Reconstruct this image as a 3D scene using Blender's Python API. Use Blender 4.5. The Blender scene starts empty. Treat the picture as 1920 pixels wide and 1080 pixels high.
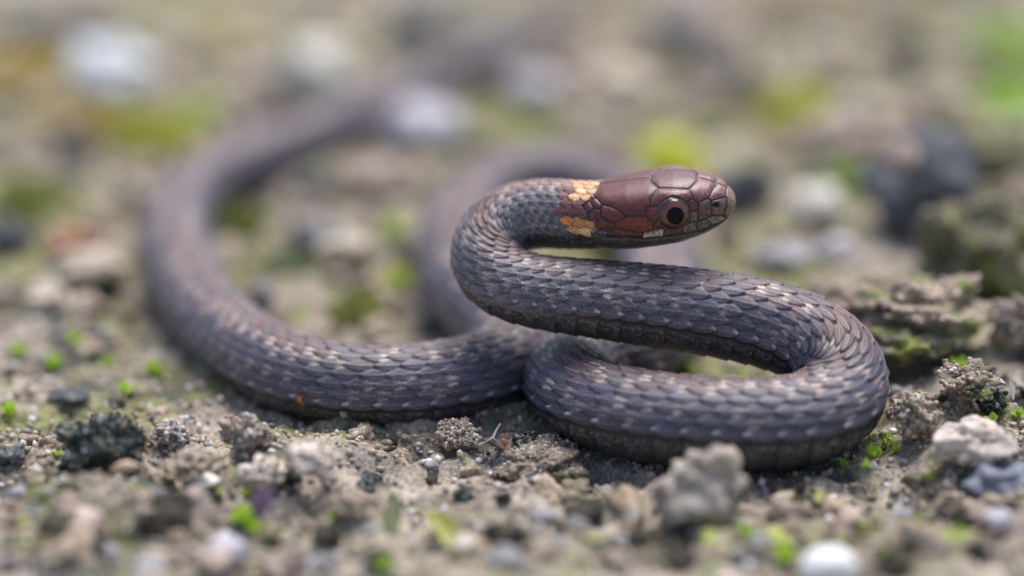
import bpy, bmesh, math, random
import numpy as np
from mathutils import Vector, Matrix, noise
from mathutils.kdtree import KDTree

random.seed(7)
rng = np.random.default_rng(7)
S = 0.001                                   # everything below is written in millimetres
R_ = math.radians
sc = bpy.context.scene
COL = sc.collection

# ------------------------------------------------------------------ camera
PITCH = R_(20.0)
DEPTH = 258.0
LENS = 100.0
K = 36.0 / LENS / 1920.0                    # slope per photo pixel
FWD = np.array([0, math.cos(PITCH), -math.sin(PITCH)])
UPV = np.array([0, math.sin(PITCH), math.cos(PITCH)])
RGT = np.array([1.0, 0, 0])
CAM = -DEPTH * (FWD - (830 - 540) * K * UPV)

cd = bpy.data.cameras.new('camera')
cam = bpy.data.objects.new('camera', cd)
COL.objects.link(cam)
cam.location = Vector(CAM * S)
cam.rotation_euler = (math.pi / 2 - PITCH, 0, 0)
cd.lens = LENS; cd.sensor_width = 36
cd.clip_start = 0.005; cd.clip_end = 100
cd.dof.use_dof = True
cd.dof.focus_distance = 254.8 * S
cd.dof.aperture_fstop = 6.0
sc.camera = cam

# ------------------------------------------------------------------ world, sun, exposure
SUN_EL, SUN_AZ = R_(66), R_(18)             # azimuth clockwise from +Y: a veiled sun, high and a little behind the snake
w = bpy.data.worlds.new('World'); sc.world = w; w.use_nodes = True
nt = w.node_tree
sky = nt.nodes.new('ShaderNodeTexSky'); sky.sky_type = 'NISHITA'; sky.sun_disc = False
sky.sun_elevation = SUN_EL; sky.sun_rotation = SUN_AZ
sky.air_density = 1.0; sky.dust_density = 3.0; sky.ozone_density = 1.0
bg = nt.nodes['Background']; bg.inputs['Strength'].default_value = 0.07
nt.links.new(sky.outputs['Color'], bg.inputs['Color'])
sd = bpy.data.lights.new('sun', 'SUN'); sd.energy = 1.5; sd.angle = R_(38); sd.color = (1.0, 0.985, 0.965)
so = bpy.data.objects.new('sun', sd); COL.objects.link(so)
sdir = Vector((math.sin(SUN_AZ) * math.cos(SUN_EL), math.cos(SUN_AZ) * math.cos(SUN_EL), math.sin(SUN_EL)))
so.rotation_euler = sdir.to_track_quat('Z', 'Y').to_euler()
so.location = sdir * 2
vs = sc.view_settings
vs.view_transform = 'Standard'; vs.look = 'None'; vs.gamma = 1.0; vs.use_curve_mapping = False
vs.exposure = 1.4
sc.render.engine = 'CYCLES'
sc.cycles.use_denoising = True; sc.cycles.denoiser = 'OPENIMAGEDENOISE'; sc.cycles.denoising_input_passes = 'RGB_ALBEDO_NORMAL'; sc.cycles.denoising_prefilter = 'ACCURATE'
sc.cycles.use_adaptive_sampling = False
sc.cycles.max_bounces = 6
sc.cycles.caustics_reflective = False; sc.cycles.caustics_refractive = False

# ------------------------------------------------------------------ helpers
def P(px, py, d):
    """photo pixel and depth along the view axis -> point in mm"""
    return CAM + d * (FWD + (px - 960) * K * RGT - (py - 540) * K * UPV)
def PH(px, py, h=0.0):
    """photo pixel on the level plane at height h"""
    r = FWD + (px - 960) * K * RGT - (py - 540) * K * UPV
    return CAM + r * ((h - CAM[2]) / r[2])
def project(p):
    q = np.asarray(p) - CAM
    d = q @ FWD
    return 960 + (q @ RGT) / d / K, 540 - (q @ UPV) / d / K, d
def mm_per_px(d): return d * K

def mesh_from(name, verts, faces, smooth=True):
    me = bpy.data.meshes.new(name)
    v = np.asarray(verts, dtype=np.float32) * S
    f = np.asarray(faces, dtype=np.int32)
    n = f.shape[1]
    me.vertices.add(len(v)); me.vertices.foreach_set('co', v.ravel())
    me.loops.add(f.size); me.loops.foreach_set('vertex_index', f.ravel())
    me.polygons.add(len(f))
    me.polygons.foreach_set('loop_start', np.arange(0, f.size, n, dtype=np.int32))
    me.polygons.foreach_set('loop_total', np.full(len(f), n, dtype=np.int32))
    me.polygons.foreach_set('use_smooth', np.full(len(f), smooth))
    me.update(calc_edges=True); me.validate()
    return me
def set_color(me, col, name='Col'):
    a = me.color_attributes.new(name, 'FLOAT_COLOR', 'POINT')
    c = np.ones((len(me.vertices), 4), dtype=np.float32); c[:, :3] = col
    a.data.foreach_set('color', c.ravel())
def set_float(me, val, name):
    a = me.attributes.new(name, 'FLOAT', 'POINT')
    a.data.foreach_set('value', np.asarray(val, dtype=np.float32))
def link(name, me, mat=None, parent=None, loc=(0, 0, 0), rot=(0, 0, 0), scale=(1, 1, 1)):
    o = bpy.data.objects.new(name, me); COL.objects.link(o)
    if mat is not None and me is not None and not me.materials: me.materials.append(mat)
    o.location = Vector(loc) * S; o.rotation_euler = rot; o.scale = scale
    if parent is not None: o.parent = parent
    return o
def tag(o, label, cat, group=None, kind=None):
    o['label'] = label; o['category'] = cat
    if group: o['group'] = group
    if kind: o['kind'] = kind
    return o
def empty(name, loc=(0, 0, 0), rot=(0, 0, 0), scale=(1, 1, 1)):
    o = bpy.data.objects.new(name, None); COL.objects.link(o)
    o.location = Vector(loc) * S; o.rotation_euler = rot; o.scale = scale; o.empty_display_size = 0.002
    return o

def smooth(a, b, x):
    t = np.clip((x - a) / (b - a), 0, 1); return t * t * (3 - 2 * t)

# 2-D gradient noise on numpy arrays
_perm = rng.permutation(512); _perm = np.concatenate([_perm] * 3)
_gr = np.stack([np.cos(np.linspace(0, 2 * np.pi, 512, endpoint=False)), np.sin(np.linspace(0, 2 * np.pi, 512, endpoint=False))], 1)
def pn(x, y, seed=0):
    xi = np.floor(x).astype(np.int64); yi = np.floor(y).astype(np.int64)
    xf = x - xi; yf = y - yi
    def g(ix, iy, dx, dy):
        h = _perm[(_perm[(ix + seed * 37) & 511] + iy) & 511]
        v = _gr[h]; return v[..., 0] * dx + v[..., 1] * dy
    u = xf ** 3 * (xf * (xf * 6 - 15) + 10); v = yf ** 3 * (yf * (yf * 6 - 15) + 10)
    a = g(xi, yi, xf, yf); b = g(xi + 1, yi, xf - 1, yf)
    c = g(xi, yi + 1, xf, yf - 1); d = g(xi + 1, yi + 1, xf - 1, yf - 1)
    return (a + u * (b - a)) * (1 - v) + (c + u * (d - c)) * v * 1.0

# ------------------------------------------------------------------ materials
def new_mat(name):
    m = bpy.data.materials.new(name); m.use_nodes = True
    n = m.node_tree.nodes; l = m.node_tree.links
    return m, n, l, n['Principled BSDF']
def ramp(n, stops, interp='LINEAR'):
    r = n.new('ShaderNodeValToRGB'); r.color_ramp.interpolation = interp
    while len(r.color_ramp.elements) < len(stops): r.color_ramp.elements.new(0.5)
    for e, (p, c) in zip(r.color_ramp.elements, stops):
        e.position = p; e.color = (*c, 1)
    return r
def tex(n, l, co, scale_mm, detail=3, rough=0.55, typ='noise'):
    """a noise whose features are about scale_mm across"""
    t = n.new('ShaderNodeTexNoise'); t.inputs['Scale'].default_value = 1.0 / (scale_mm * S)
    t.inputs['Detail'].default_value = detail; t.inputs['Roughness'].default_value = rough
    l.new(co, t.inputs['Vector']); return t
def mixc(n, l, fac, a, b, mode='MIX'):
    m = n.new('ShaderNodeMix'); m.data_type = 'RGBA'; m.blend_type = mode
    for sock, v in ((m.inputs[0], fac), (m.inputs[6], a), (m.inputs[7], b)):
        if hasattr(v, 'links'): l.new(v, sock)
        elif isinstance(v, (int, float)): sock.default_value = v
        else: sock.default_value = (*v, 1)
    return m.outputs[2]

def soil_mat(name, cols, scale=1.0, bump=0.25, rough=0.9, fleck=None, moss=None, spec=0.25, rand=0.25):
    m, n, l, b = new_mat(name)
    co = n.new('ShaderNodeTexCoord').outputs['Object']
    oi = n.new('ShaderNodeObjectInfo')
    add = n.new('ShaderNodeVectorMath'); add.operation = 'ADD'
    l.new(co, add.inputs[0]); l.new(oi.outputs['Random'], add.inputs[1]); co = add.outputs[0]
    t = tex(n, l, co, scale, 4, 0.65)
    k = len(cols)
    r = ramp(n, [(0.3 + 0.4 * i / (k - 1), c) for i, c in enumerate(cols)])
    l.new(t.outputs['Fac'], r.inputs[0]); c = r.outputs[0]
    fine = tex(n, l, co, 0.16, 2, 0.6)
    fr = ramp(n, [(0.3, (0.5, 0.5, 0.5)), (0.5, (1, 1, 1)), (0.72, (1.5, 1.45, 1.4))])
    l.new(fine.outputs['Fac'], fr.inputs[0])
    c = mixc(n, l, 0.8, c, fr.outputs[0], 'MULTIPLY')
    if fleck:
        v = tex(n, l, co, 0.5, 1, 0.5); vr = ramp(n, [(0.62, (0, 0, 0)), (0.68, (1, 1, 1))]); l.new(v.outputs['Fac'], vr.inputs[0])
        c = mixc(n, l, vr.outputs[0], c, fleck)
    if moss:
        v = tex(n, l, co, 2.2, 4, 0.6); vr = ramp(n, [(0.5, (0, 0, 0)), (0.62, (1, 1, 1))]); l.new(v.outputs['Fac'], vr.inputs[0])
        c = mixc(n, l, vr.outputs[0], c, moss)
    mr = n.new('ShaderNodeMapRange'); mr.inputs['To Min'].default_value = 1 - rand; mr.inputs['To Max'].default_value = 1 + rand
    l.new(oi.outputs['Random'], mr.inputs['Value'])
    hs = n.new('ShaderNodeHueSaturation'); l.new(c, hs.inputs['Color']); l.new(mr.outputs[0], hs.inputs['Value'])
    l.new(hs.outputs[0], b.inputs['Base Color'])
    b.inputs['Roughness'].default_value = rough; b.inputs['Specular IOR Level'].default_value = spec
    bp = n.new('ShaderNodeBump'); bp.inputs['Strength'].default_value = 0.6; bp.inputs['Distance'].default_value = bump * S
    l.new(fine.outputs['Fac'], bp.inputs['Height']); l.new(bp.outputs[0], b.inputs['Normal'])
    return m

def leaf_mat(name, c1, c2, rough=0.5, trans=0.4):
    m, n, l, b = new_mat(name)
    co = n.new('ShaderNodeTexCoord').outputs['Object']
    t = tex(n, l, co, 0.7, 3, 0.6); oi = n.new('ShaderNodeObjectInfo')
    r = ramp(n, [(0.3, c1), (0.7, c2)]); l.new(t.outputs['Fac'], r.inputs[0])
    mr = n.new('ShaderNodeMapRange'); mr.inputs['To Min'].default_value = 0.75; mr.inputs['To Max'].default_value = 1.3
    l.new(oi.outputs['Random'], mr.inputs['Value'])
    hs = n.new('ShaderNodeHueSaturation'); l.new(r.outputs[0], hs.inputs['Color']); l.new(mr.outputs[0], hs.inputs['Value'])
    l.new(hs.outputs[0], b.inputs['Base Color']); b.inputs['Roughness'].default_value = rough
    tr = n.new('ShaderNodeBsdfTranslucent'); l.new(hs.outputs[0], tr.inputs['Color'])
    ms = n.new('ShaderNodeMixShader'); ms.inputs[0].default_value = trans
    l.new(b.outputs[0], ms.inputs[1]); l.new(tr.outputs[0], ms.inputs[2])
    l.new(ms.outputs[0], n['Material Output'].inputs['Surface'])
    return m

TAN = [(0.17, 0.13, 0.09), (0.36, 0.28, 0.2), (0.5, 0.42, 0.33)]
M = {}
M['tan'] = soil_mat('tan_soil', TAN, 1.2, fleck=(0.6, 0.56, 0.52))
M['clod'] = soil_mat('clod_soil', [(0.38, 0.31, 0.26), (0.6, 0.52, 0.45), (0.74, 0.68, 0.61)], 1.6, 0.3, fleck=(0.32, 0.25, 0.21))
M['pink'] = soil_mat('pink_soil', [(0.19, 0.14, 0.11), (0.41, 0.32, 0.27), (0.52, 0.44, 0.39)], 1.4, 0.3)
M['rust'] = soil_mat('rusty_pebble', [(0.3, 0.14, 0.09), (0.45, 0.22, 0.14), (0.5, 0.33, 0.25)], 1.6, 0.2)
M['grey'] = soil_mat('grey_stone', [(0.16, 0.155, 0.16), (0.28, 0.27, 0.275), (0.42, 0.41, 0.42)], 1.3, 0.15, 0.75)
M['slate'] = soil_mat('slate_stone', [(0.03, 0.033, 0.042), (0.06, 0.065, 0.08), (0.13, 0.14, 0.17)], 2.5, 0.2, 0.6, spec=0.5)
M['bluegrey'] = soil_mat('blue_grey_stone', [(0.05, 0.055, 0.055), (0.1, 0.11, 0.115), (0.22, 0.23, 0.235)], 1.4, 0.3, 0.7)
M['peat'] = soil_mat('dark_peat', [(0.02, 0.018, 0.015), (0.05, 0.045, 0.035), (0.11, 0.1, 0.07)], 0.9, 0.25)
M['white'] = soil_mat('white_quartz', [(0.6, 0.6, 0.6), (0.78, 0.78, 0.79), (0.85, 0.85, 0.87)], 2.0, 0.05, 0.5, rand=0.08, spec=0.5)
M['cream'] = soil_mat('cream_stone', [(0.6, 0.56, 0.47), (0.74, 0.7, 0.61), (0.82, 0.79, 0.72)], 2.0, 0.08, 0.6, rand=0.08)
M['lavender'] = soil_mat('lavender_stone', [(0.38, 0.35, 0.4), (0.55, 0.51, 0.56), (0.66, 0.62, 0.65)], 2.2, 0.1, 0.6, rand=0.08)
M['beige'] = soil_mat('beige_stone', [(0.33, 0.27, 0.2), (0.5, 0.42, 0.33), (0.6, 0.53, 0.45)], 2.0, 0.1, 0.7, rand=0.15)
M['lichen'] = soil_mat('lichened_soil', [(0.14, 0.11, 0.08), (0.33, 0.25, 0.2), (0.46, 0.37, 0.31)], 1.8, 0.35, moss=(0.16, 0.2, 0.05))
M['mossclod'] = soil_mat('mossy_clod', [(0.05, 0.05, 0.04), (0.2, 0.18, 0.12), (0.42, 0.38, 0.27)], 1.8, 0.35, moss=(0.36, 0.38, 0.1))
M['algae'] = soil_mat('dark_algae', [(0.008, 0.014, 0.012), (0.02, 0.032, 0.026), (0.06, 0.08, 0.065)], 0.6, 0.12, 0.35, spec=0.5)
M['ochre'] = leaf_mat('ochre_lichen', (0.6, 0.47, 0.13), (0.8, 0.68, 0.3), 0.8, 0.4)
M['lichenmoss'] = leaf_mat('dull_lichen', (0.34, 0.33, 0.15), (0.5, 0.47, 0.27), 0.8)
M['lime'] = leaf_mat('lime_moss', (0.27, 0.48, 0.025), (0.5, 0.68, 0.08))
M['yellowmoss'] = leaf_mat('yellow_moss', (0.5, 0.54, 0.08), (0.74, 0.74, 0.2), 0.6, 0.5)
M['olive'] = leaf_mat('olive_moss', (0.18, 0.2, 0.06), (0.38, 0.4, 0.13))
M['palemoss'] = leaf_mat('pale_moss', (0.24, 0.3, 0.16), (0.42, 0.48, 0.28))
M['purpleleaf'] = leaf_mat('purple_leaf', (0.15, 0.09, 0.16), (0.3, 0.2, 0.3), 0.45, 0.3)
M['yellowleaf'] = leaf_mat('yellow_leaf', (0.45, 0.48, 0.08), (0.6, 0.6, 0.2), 0.5, 0.3)
M['drybrown'] = leaf_mat('dry_brown_leaf', (0.05, 0.03, 0.03), (0.12, 0.07, 0.07), 0.5, 0.05)
M['seed'] = leaf_mat('tan_husk', (0.5, 0.33, 0.2), (0.66, 0.5, 0.35), 0.5, 0.1)
M['redseed'] = leaf_mat('red_husk', (0.25, 0.08, 0.04), (0.4, 0.16, 0.09), 0.4, 0.05)
M['shell'] = leaf_mat('white_shell', (0.75, 0.74, 0.72), (0.85, 0.85, 0.85), 0.35, 0.15)
M['twig'] = leaf_mat('grey_twig', (0.3, 0.27, 0.26), (0.5, 0.47, 0.45), 0.7, 0.02)
M['mite'] = leaf_mat('red_mite', (0.55, 0.12, 0.04), (0.7, 0.25, 0.1), 0.4, 0.1)

# ================================================================== SNAKE: path
# each point: photo pixel, then ('d', depth) or ('h', height of the axis above the soil), then radius mm, roll degrees
path = [
    (1378.5, 379.5, 'd', 256.6, 0, -9), (1360, 378.5, 'd', 256.7, 0, -9), (1331, 378.5, 'd', 256.9, 0, -9), (1271, 383.5, 'd', 257.2, 0, -9),
    (1230, 389, 'd', 257.5, 0, -8), (1187, 395, 'd', 258.0, 0, -6), (1146, 402, 'd', 258.3, 0, -3), (1110, 405, 'd', 258.9, 3.1, 0),
    (1050, 402, 'd', 260.3, 3.05, 4), (990, 402, 'd', 261.5, 3.1, 6), (938, 424, 'd', 261.6, 3.2, 4), (910, 474, 'd', 260.4, 3.3, 0), (935, 528, 'd', 258.8, 3.35, -8),
    (1010, 552, 'd', 258.2, 3.4, -12), (1100, 563, 'd', 257.6, 3.55, -13), (1200, 575, 'd', 257.3, 3.75, -13), (1300, 588, 'd', 257.3, 3.9, -12),
    (1400, 604, 'd', 257.6, 4.0, -9), (1490, 630, 'd', 257.6, 4.05, -4), (1560, 672, 'h', 7.7, 4.1, 2), (1580, 733, 'h', 5.7, 4.1, 8),
    (1535, 783, 'h', 4.4, 4.15, 16), (1430, 801, 'h', 4.0, 4.15, 20), (1300, 796, 'h', 4.0, 4.15, 20), (1180, 780, 'h', 3.9, 4.1, 18),
    (1090, 745, 'h', 3.9, 4.05, 8), (1066, 705, 'h', 3.9, 4.05, 0), (1110, 675, 'h', 3.8, 4.0, -5), (1180, 662, 'h', 3.7, 4.0, -5),
    (1232, 620, 'h', 3.8, 4.0, 0), (1240, 540, 'h', 3.9, 4.0, 0), (1222, 450, 'h', 3.9, 4.0, 0), (1165, 372, 'h', 3.9, 3.95, 0), (1070, 338, 'h', 3.9, 3.95, 0),
    (960, 340, 'h', 3.9, 3.95, 0), (885, 385, 'h', 3.9, 3.9, 0), (852, 460, 'h', 3.8, 3.9, 0), (868, 545, 'h', 3.8, 3.85, 0), (925, 605, 'h', 3.7, 3.8, 0),
    (962, 650, 'h', 3.7, 3.8, 0), (935, 692, 'h', 3.7, 3.8, 2), (860, 714, 'h', 3.7, 3.8, 4), (740, 727, 'h', 3.7, 3.8, 4), (630, 722, 'h', 3.7, 3.8, 4),
    (520, 692, 'h', 3.7, 3.75, 4), (430, 632, 'h', 3.7, 3.7, 3), (365, 558, 'h', 3.6, 3.65, 0), (332, 470, 'h', 3.5, 3.6, 0), (334, 400, 'h', 3.4, 3.5, 0), (375, 340, 'h', 3.2, 3.35, 0),
    (460, 302, 'h', 3.1, 3.2, 0), (570, 260, 'h', 2.9, 3.0, 0), (680, 210, 'h', 2.8, 2.9, 0), (790, 160, 'h', 2.7, 2.75, 0), (900, 112, 'h', 2.6, 2.6, 0),
    (1000, 52, 'h', 2.4, 2.4, 0), (1065, -15, 'h', 2.1, 2.1, 0), (1100, -80, 'h', 1.6, 1.6, 0), (1110, -140, 'h', 0.6, 0.35, 0),
]
cp = []; cr = []; croll = []
for px, py, mode, v, r, ro in path:
    cp.append(P(px, py, v) if mode == 'd' else PH(px, py, v)); cr.append(r); croll.append(ro)
cp = np.array(cp); cr = np.array(cr, float); croll = np.array(croll, float)
# smooth curve: centripetal Catmull-Rom, finely sampled, then light smoothing
def catmull(pts, n=40):
    pts = np.vstack([2 * pts[0] - pts[1], pts, 2 * pts[-1] - pts[-2]])
    out = []; par = []
    for i in range(1, len(pts) - 2):
        p0, p1, p2, p3 = pts[i - 1:i + 3]
        t0 = 0.0; t1 = t0 + np.linalg.norm(p1 - p0) ** 0.5; t2 = t1 + np.linalg.norm(p2 - p1) ** 0.5; t3 = t2 + np.linalg.norm(p3 - p2) ** 0.5
        t = np.linspace(t1, t2, n, endpoint=False)[:, None]
        a1 = (t1 - t) / (t1 - t0) * p0 + (t - t0) / (t1 - t0) * p1
        a2 = (t2 - t) / (t2 - t1) * p1 + (t - t1) / (t2 - t1) * p2
        a3 = (t3 - t) / (t3 - t2) * p2 + (t - t2) / (t3 - t2) * p3
        b1 = (t2 - t) / (t2 - t0) * a1 + (t - t0) / (t2 - t0) * a2
        b2 = (t3 - t) / (t3 - t1) * a2 + (t - t1) / (t3 - t1) * a3
        out.append((t2 - t) / (t2 - t1) * b1 + (t - t1) / (t2 - t1) * b2)
        par.append(i - 1 + np.linspace(0, 1, n, endpoint=False))
    out.append(pts[-2][None]); par.append(np.array([len(pts) - 3.0]))
    return np.vstack(out), np.concatenate(par)
cur, par = catmull(cp)
seg = np.linalg.norm(np.diff(cur, axis=0), axis=1); arc = np.concatenate([[0], np.cumsum(seg)])
LEN = arc[-1]
def at_par(i): return np.interp(i, par, arc)
knots = np.array([at_par(i) for i in range(len(path))])
# uniform resample + smoothing of the curve
us = np.arange(0, LEN, 0.2)
cu = np.stack([np.interp(us, arc, cur[:, k]) for k in range(3)], 1)
def gsm(a, sig):
    n = int(sig * 3); k = np.exp(-0.5 * (np.arange(-n, n + 1) / sig) ** 2); k /= k.sum()
    b = np.concatenate([2 * a[0] - a[n:0:-1], a, 2 * a[-1] - a[-2:-n - 2:-1]])
    return np.stack([np.convolve(b[:, i], k, 'valid') for i in range(a.shape[1])], 1)
cu = gsm(cu, 7)
T0 = np.gradient(cu, axis=0); T0 /= np.linalg.norm(T0, axis=1)[:, None]
T0 = gsm(T0, 5); T0 /= np.linalg.norm(T0, axis=1)[:, None]
roll0 = np.interp(us, knots, croll); roll0 = gsm(roll0[:, None], 12)[:, 0]
nr = cr > 0
rad0 = np.interp(us, knots[nr], cr[nr]); rad0 = gsm(rad0[:, None], 10)[:, 0]

# ring positions: fine on the head and in the plane of focus, coarser where the lens blurs
rings = [0.0]
kFine = at_par(29); kL0 = at_par(40); kL1 = at_par(47)
while rings[-1] < LEN - 0.4:
    s = rings[-1]
    step = 0.03 if s < 0.4 else (0.065 if s < 15 else (0.12 if (s < kFine or kL0 < s < kL1) else 0.24))
    rings.append(s + step)
rings = np.array(rings)
NR = len(rings); NA = 232
C = np.stack([np.interp(rings, us, cu[:, k]) for k in range(3)], 1)
T = np.stack([np.interp(rings, us, T0[:, k]) for k in range(3)], 1); T /= np.linalg.norm(T, axis=1)[:, None]
RO = np.radians(np.interp(rings, us, roll0)); RAD = np.interp(rings, us, rad0)
Z = np.array([0, 0, 1.0])
U = Z - T * (T @ Z)[:, None]; U /= np.linalg.norm(U, axis=1)[:, None]
SD = np.cross(T, U)
U, SD = U * np.cos(RO)[:, None] + SD * np.sin(RO)[:, None], SD * np.cos(RO)[:, None] - U * np.sin(RO)[:, None]

# cross-sections: head table by distance from the snout (half height up/down, half width, squareness)
ha = np.array([0, .12, .3, .6, 1.15, 2.15, 3.2, 5.2, 7.2, 9.2, 11.2, 12.9, 14.5, 17])
hh = np.array([.05, .62, .95, 1.32, 1.78, 2.25, 2.62, 2.98, 3.03, 3.08, 3.0, 2.92, 2.95, 3.0])
hw = np.array([.05, .75, 1.15, 1.55, 2.05, 2.6, 3.05, 3.75, 4.05, 4.1, 3.85, 3.35, 3.1, 3.05])
hn = np.array([2, 2.1, 2.2, 2.3, 2.5, 2.6, 2.6, 2.6, 2.6, 2.5, 2.4, 2.2, 2.05, 2.0])
isH = rings < 17
hb = smooth(13.0, 17.0, rings)
Hh = np.interp(rings, ha, hh) * (1 - hb) + RAD * hb
Hw = np.interp(rings, ha, hw) * (1 - hb) + RAD * hb
Hn = np.interp(rings, ha, hn)
ph = np.linspace(-np.pi, np.pi, NA, endpoint=False)
PHI, SS = np.meshgrid(ph, rings)
cph, sph = np.cos(PHI), np.sin(PHI)
n_ = Hn[:, None]
rr = (np.abs(cph / Hh[:, None]) ** n_ + np.abs(sph / Hw[:, None]) ** n_) ** (-1 / n_)
# a slightly flattened belly on the trunk
belly = smooth(R_(105), R_(170), np.abs(PHI))
rr = rr * (1 - 0.10 * belly * smooth(15, 30, SS))
base = C[:, None, :] + rr[..., None] * (cph[..., None] * U[:, None, :] + sph[..., None] * SD[:, None, :])
# surface normals of the base
def grid_normals(b):
    du = np.gradient(b, axis=0)
    dv = np.roll(b, -1, 1) - np.roll(b, 1, 1)
    n = np.cross(dv, du); n /= np.linalg.norm(n, axis=2)[..., None] + 1e-12
    out = (n * (b - C[:, None, :])).sum(2)
    n[out < 0] *= -1
    return n
NRM = grid_normals(base)

# ---- scales of the trunk: 15 keeled rows, overlapping towards the tail, broad scutes below
PM = R_(104); ROWW = 2 * PM / 15
pitch = np.interp(rings, [0, 13, 18, 26, 38, 55], [1.0, 1.05, 1.15, 1.45, 1.9, 2.15])
pitch = np.where(rings > 55, 2.15 * RAD / 3.9, pitch)
uu = np.concatenate([[0], np.cumsum(np.diff(rings) / ((pitch[1:] + pitch[:-1]) / 2))])
UU = np.repeat(uu[:, None], NA, 1)
V = PHI / ROWW
best = np.full(V.shape, -1.0); bj = np.zeros(V.shape, int); bi = np.zeros(V.shape, int); bs = np.zeros(V.shape); br = np.zeros(V.shape); bR = np.ones(V.shape)
j0 = np.round(V).astype(int)
def h01(i, j, k=0):
    x = np.sin(i * 127.1 + j * 311.7 + k * 74.7) * 43758.5453
    return x - np.floor(x)
for dj in (-1, 0, 1):
    j = j0 + dj
    ok = np.abs(j) <= 7
    off = 0.5 * (j & 1)
    i0 = np.round(UU - off).astype(int)
    for di in (-1, 0, 1):
        i = i0 + di
        jit = (h01(i, j, 1) - 0.5) * 0.16
        s = UU - off - i + jit
        r = V - j + (h01(i, j, 2) - 0.5) * 0.06
        wmax = 0.65
        t = np.clip((s + 0.75) / 1.37, 0, 1)
        # half width: rises, widest at 45 %, blunt point at the tip
        Rw = wmax * np.clip(np.sin(np.pi * np.clip(t, 0, 1) ** 0.85), 0, 1) ** 0.66
        ins = ok & (s > -0.75) & (s < 0.62) & (np.abs(r) < Rw)
        q = np.clip(1 - (r / np.maximum(Rw, 1e-3)) ** 2, 0, 1)
        tipf = np.clip((0.62 - s) / 0.12, 0, 1)
        hgt = 0.08 + 0.74 * t + 0.20 * np.sqrt(q) * np.sqrt(tipf) + 0.17 * np.exp(-(r / 0.075) ** 2) * smooth(0.1, 0.35, t)
        hgt = hgt + 0.10 * (h01(i, j, 6) - 0.5)
        hgt = np.where(ins, hgt, -1)
        up = hgt > best
        best[up] = hgt[up]; bj[up] = j[up]; bi[up] = i[up]; bs[up] = s[up]; br[up] = r[up]; bR[up] = Rw[up]
dors = best > 0
hs_ = np.where(dors, best, 0.12)
vent = np.abs(PHI) > PM + 0.45 * ROWW
um = UU - np.floor(UU)
hv = 0.2 + 0.5 * um
vb = smooth(PM + 0.2 * ROWW, PM + 0.75 * ROWW, np.abs(PHI))
hs_ = np.where(dors, hs_, hs_ * (1 - vb) + hv * vb)
amp = np.interp(rings, [0, 11, 14, 20, 40, LEN * 0.8, LEN], [0, 0.0, 0.22, 0.25, 0.30, 0.24, 0.05])[:, None]

# ---- colours of the trunk (per scale)
def mixn(a, b, f): return a * (1 - f[..., None]) + np.asarray(b) * f[..., None]
rnd = h01(bi, bj, 3); rnd2 = h01(bi, bj, 4); rnd3 = h01(bi, bj, 5)
aj = np.abs(bj)
col = np.zeros(V.shape + (3,))
grey = np.array([0.078, 0.069, 0.099]); brown = np.array([0.092, 0.056, 0.054]); skin = np.array([0.012, 0.011, 0.014])
dorsal = np.clip(1 - np.abs(aj - 0) / 4.2, 0, 1)
col[:] = grey
col = mixn(col, brown, np.clip(dorsal * 1.1 - 0.1 + 0.3 * (rnd - 0.5), 0, 1))
col *= (0.78 + 0.44 * rnd2)[..., None]
tt = np.clip((bs + 0.75) / 1.37, 0, 1)
qq = np.abs(br) / np.maximum(bR, 1e-3)
# rusty flecks on the back rows, pale tips on the stripe rows and along the belly line
rust = (rnd3 > 0.55) & (aj <= 3)
col = mixn(col, (0.26, 0.085, 0.05), np.where(rust, 0.6, 0.0) * smooth(0.35, 0.85, qq * 0.6 + (1 - tt) * 0.5))
pale = np.where((aj == 2) & (rnd > 0.25), 0.95, 0) + np.where((aj == 3) & (rnd2 > 0.65), 0.65, 0) + np.where((aj == 1) & (rnd2 > 0.72), 0.7, 0) + np.where((aj == 0) & (rnd > 0.9), 0.5, 0) + np.where((aj >= 4) & (aj < 6) & (rnd2 > 0.88), 0.35, 0) + np.where((aj == 5) & (rnd > 0.4), 0.5, 0) + np.where((aj == 6) & (rnd3 > 0.55), 0.4, 0)
front = smooth(0.56, 0.34, tt) * smooth(0.05, 0.4, qq)
col = mixn(col, (0.52, 0.42, 0.34), np.clip(pale, 0, 1) * front)
outer = (aj == 7) & dors
col = mixn(col, (0.52, 0.53, 0.55), np.where(outer, 0.85, 0) * smooth(0.7, 0.86, tt) * smooth(0.05, -0.15, br * np.sign(bj)) * (0.4 + 0.6 * rnd))
keel = np.exp(-(br / 0.06) ** 2) * smooth(0.25, 0.5, tt)
col = mixn(col, (0.24, 0.225, 0.235), 0.7 * keel)
rimp = smooth(0.55, 0.72, qq) * smooth(0.9, 0.75, qq) * smooth(0.45, 0.7, tt)
col = mixn(col, (0.2, 0.195, 0.22), 0.35 * rimp)
edge = smooth(0.76, 0.95, qq) + smooth(0.92, 0.985, tt)
col = mixn(col, skin, np.clip(0.9 * edge, 0, 0.95))
col = np.where(dors[..., None], col, skin)
vcol = np.array([0.045, 0.042, 0.046]) * (1 + 0.5 * (um[..., None] - 0.5))
vsp = pn(SS / 0.22, PHI * RAD[:, None] / 0.16, 21) + 0.7 * pn(SS / 0.5, PHI * RAD[:, None] / 0.4, 22)
vcol = mixn(vcol, (0.24, 0.225, 0.22), 0.7 * smooth(0.08, 0.4, vsp) * smooth(R_(150), R_(105), np.abs(PHI)))
vcol = vcol * (1 - 0.6 * smooth(-0.1, -0.4, vsp))[..., None]
vcol = mixn(vcol, (0.012, 0.012, 0.014), smooth(0.92, 0.98, um))
col = mixn(col, (1, 1, 1), np.zeros(V.shape)) * (1 - vb * ~dors)[..., None] + vcol * (vb * ~dors)[..., None]
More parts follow.
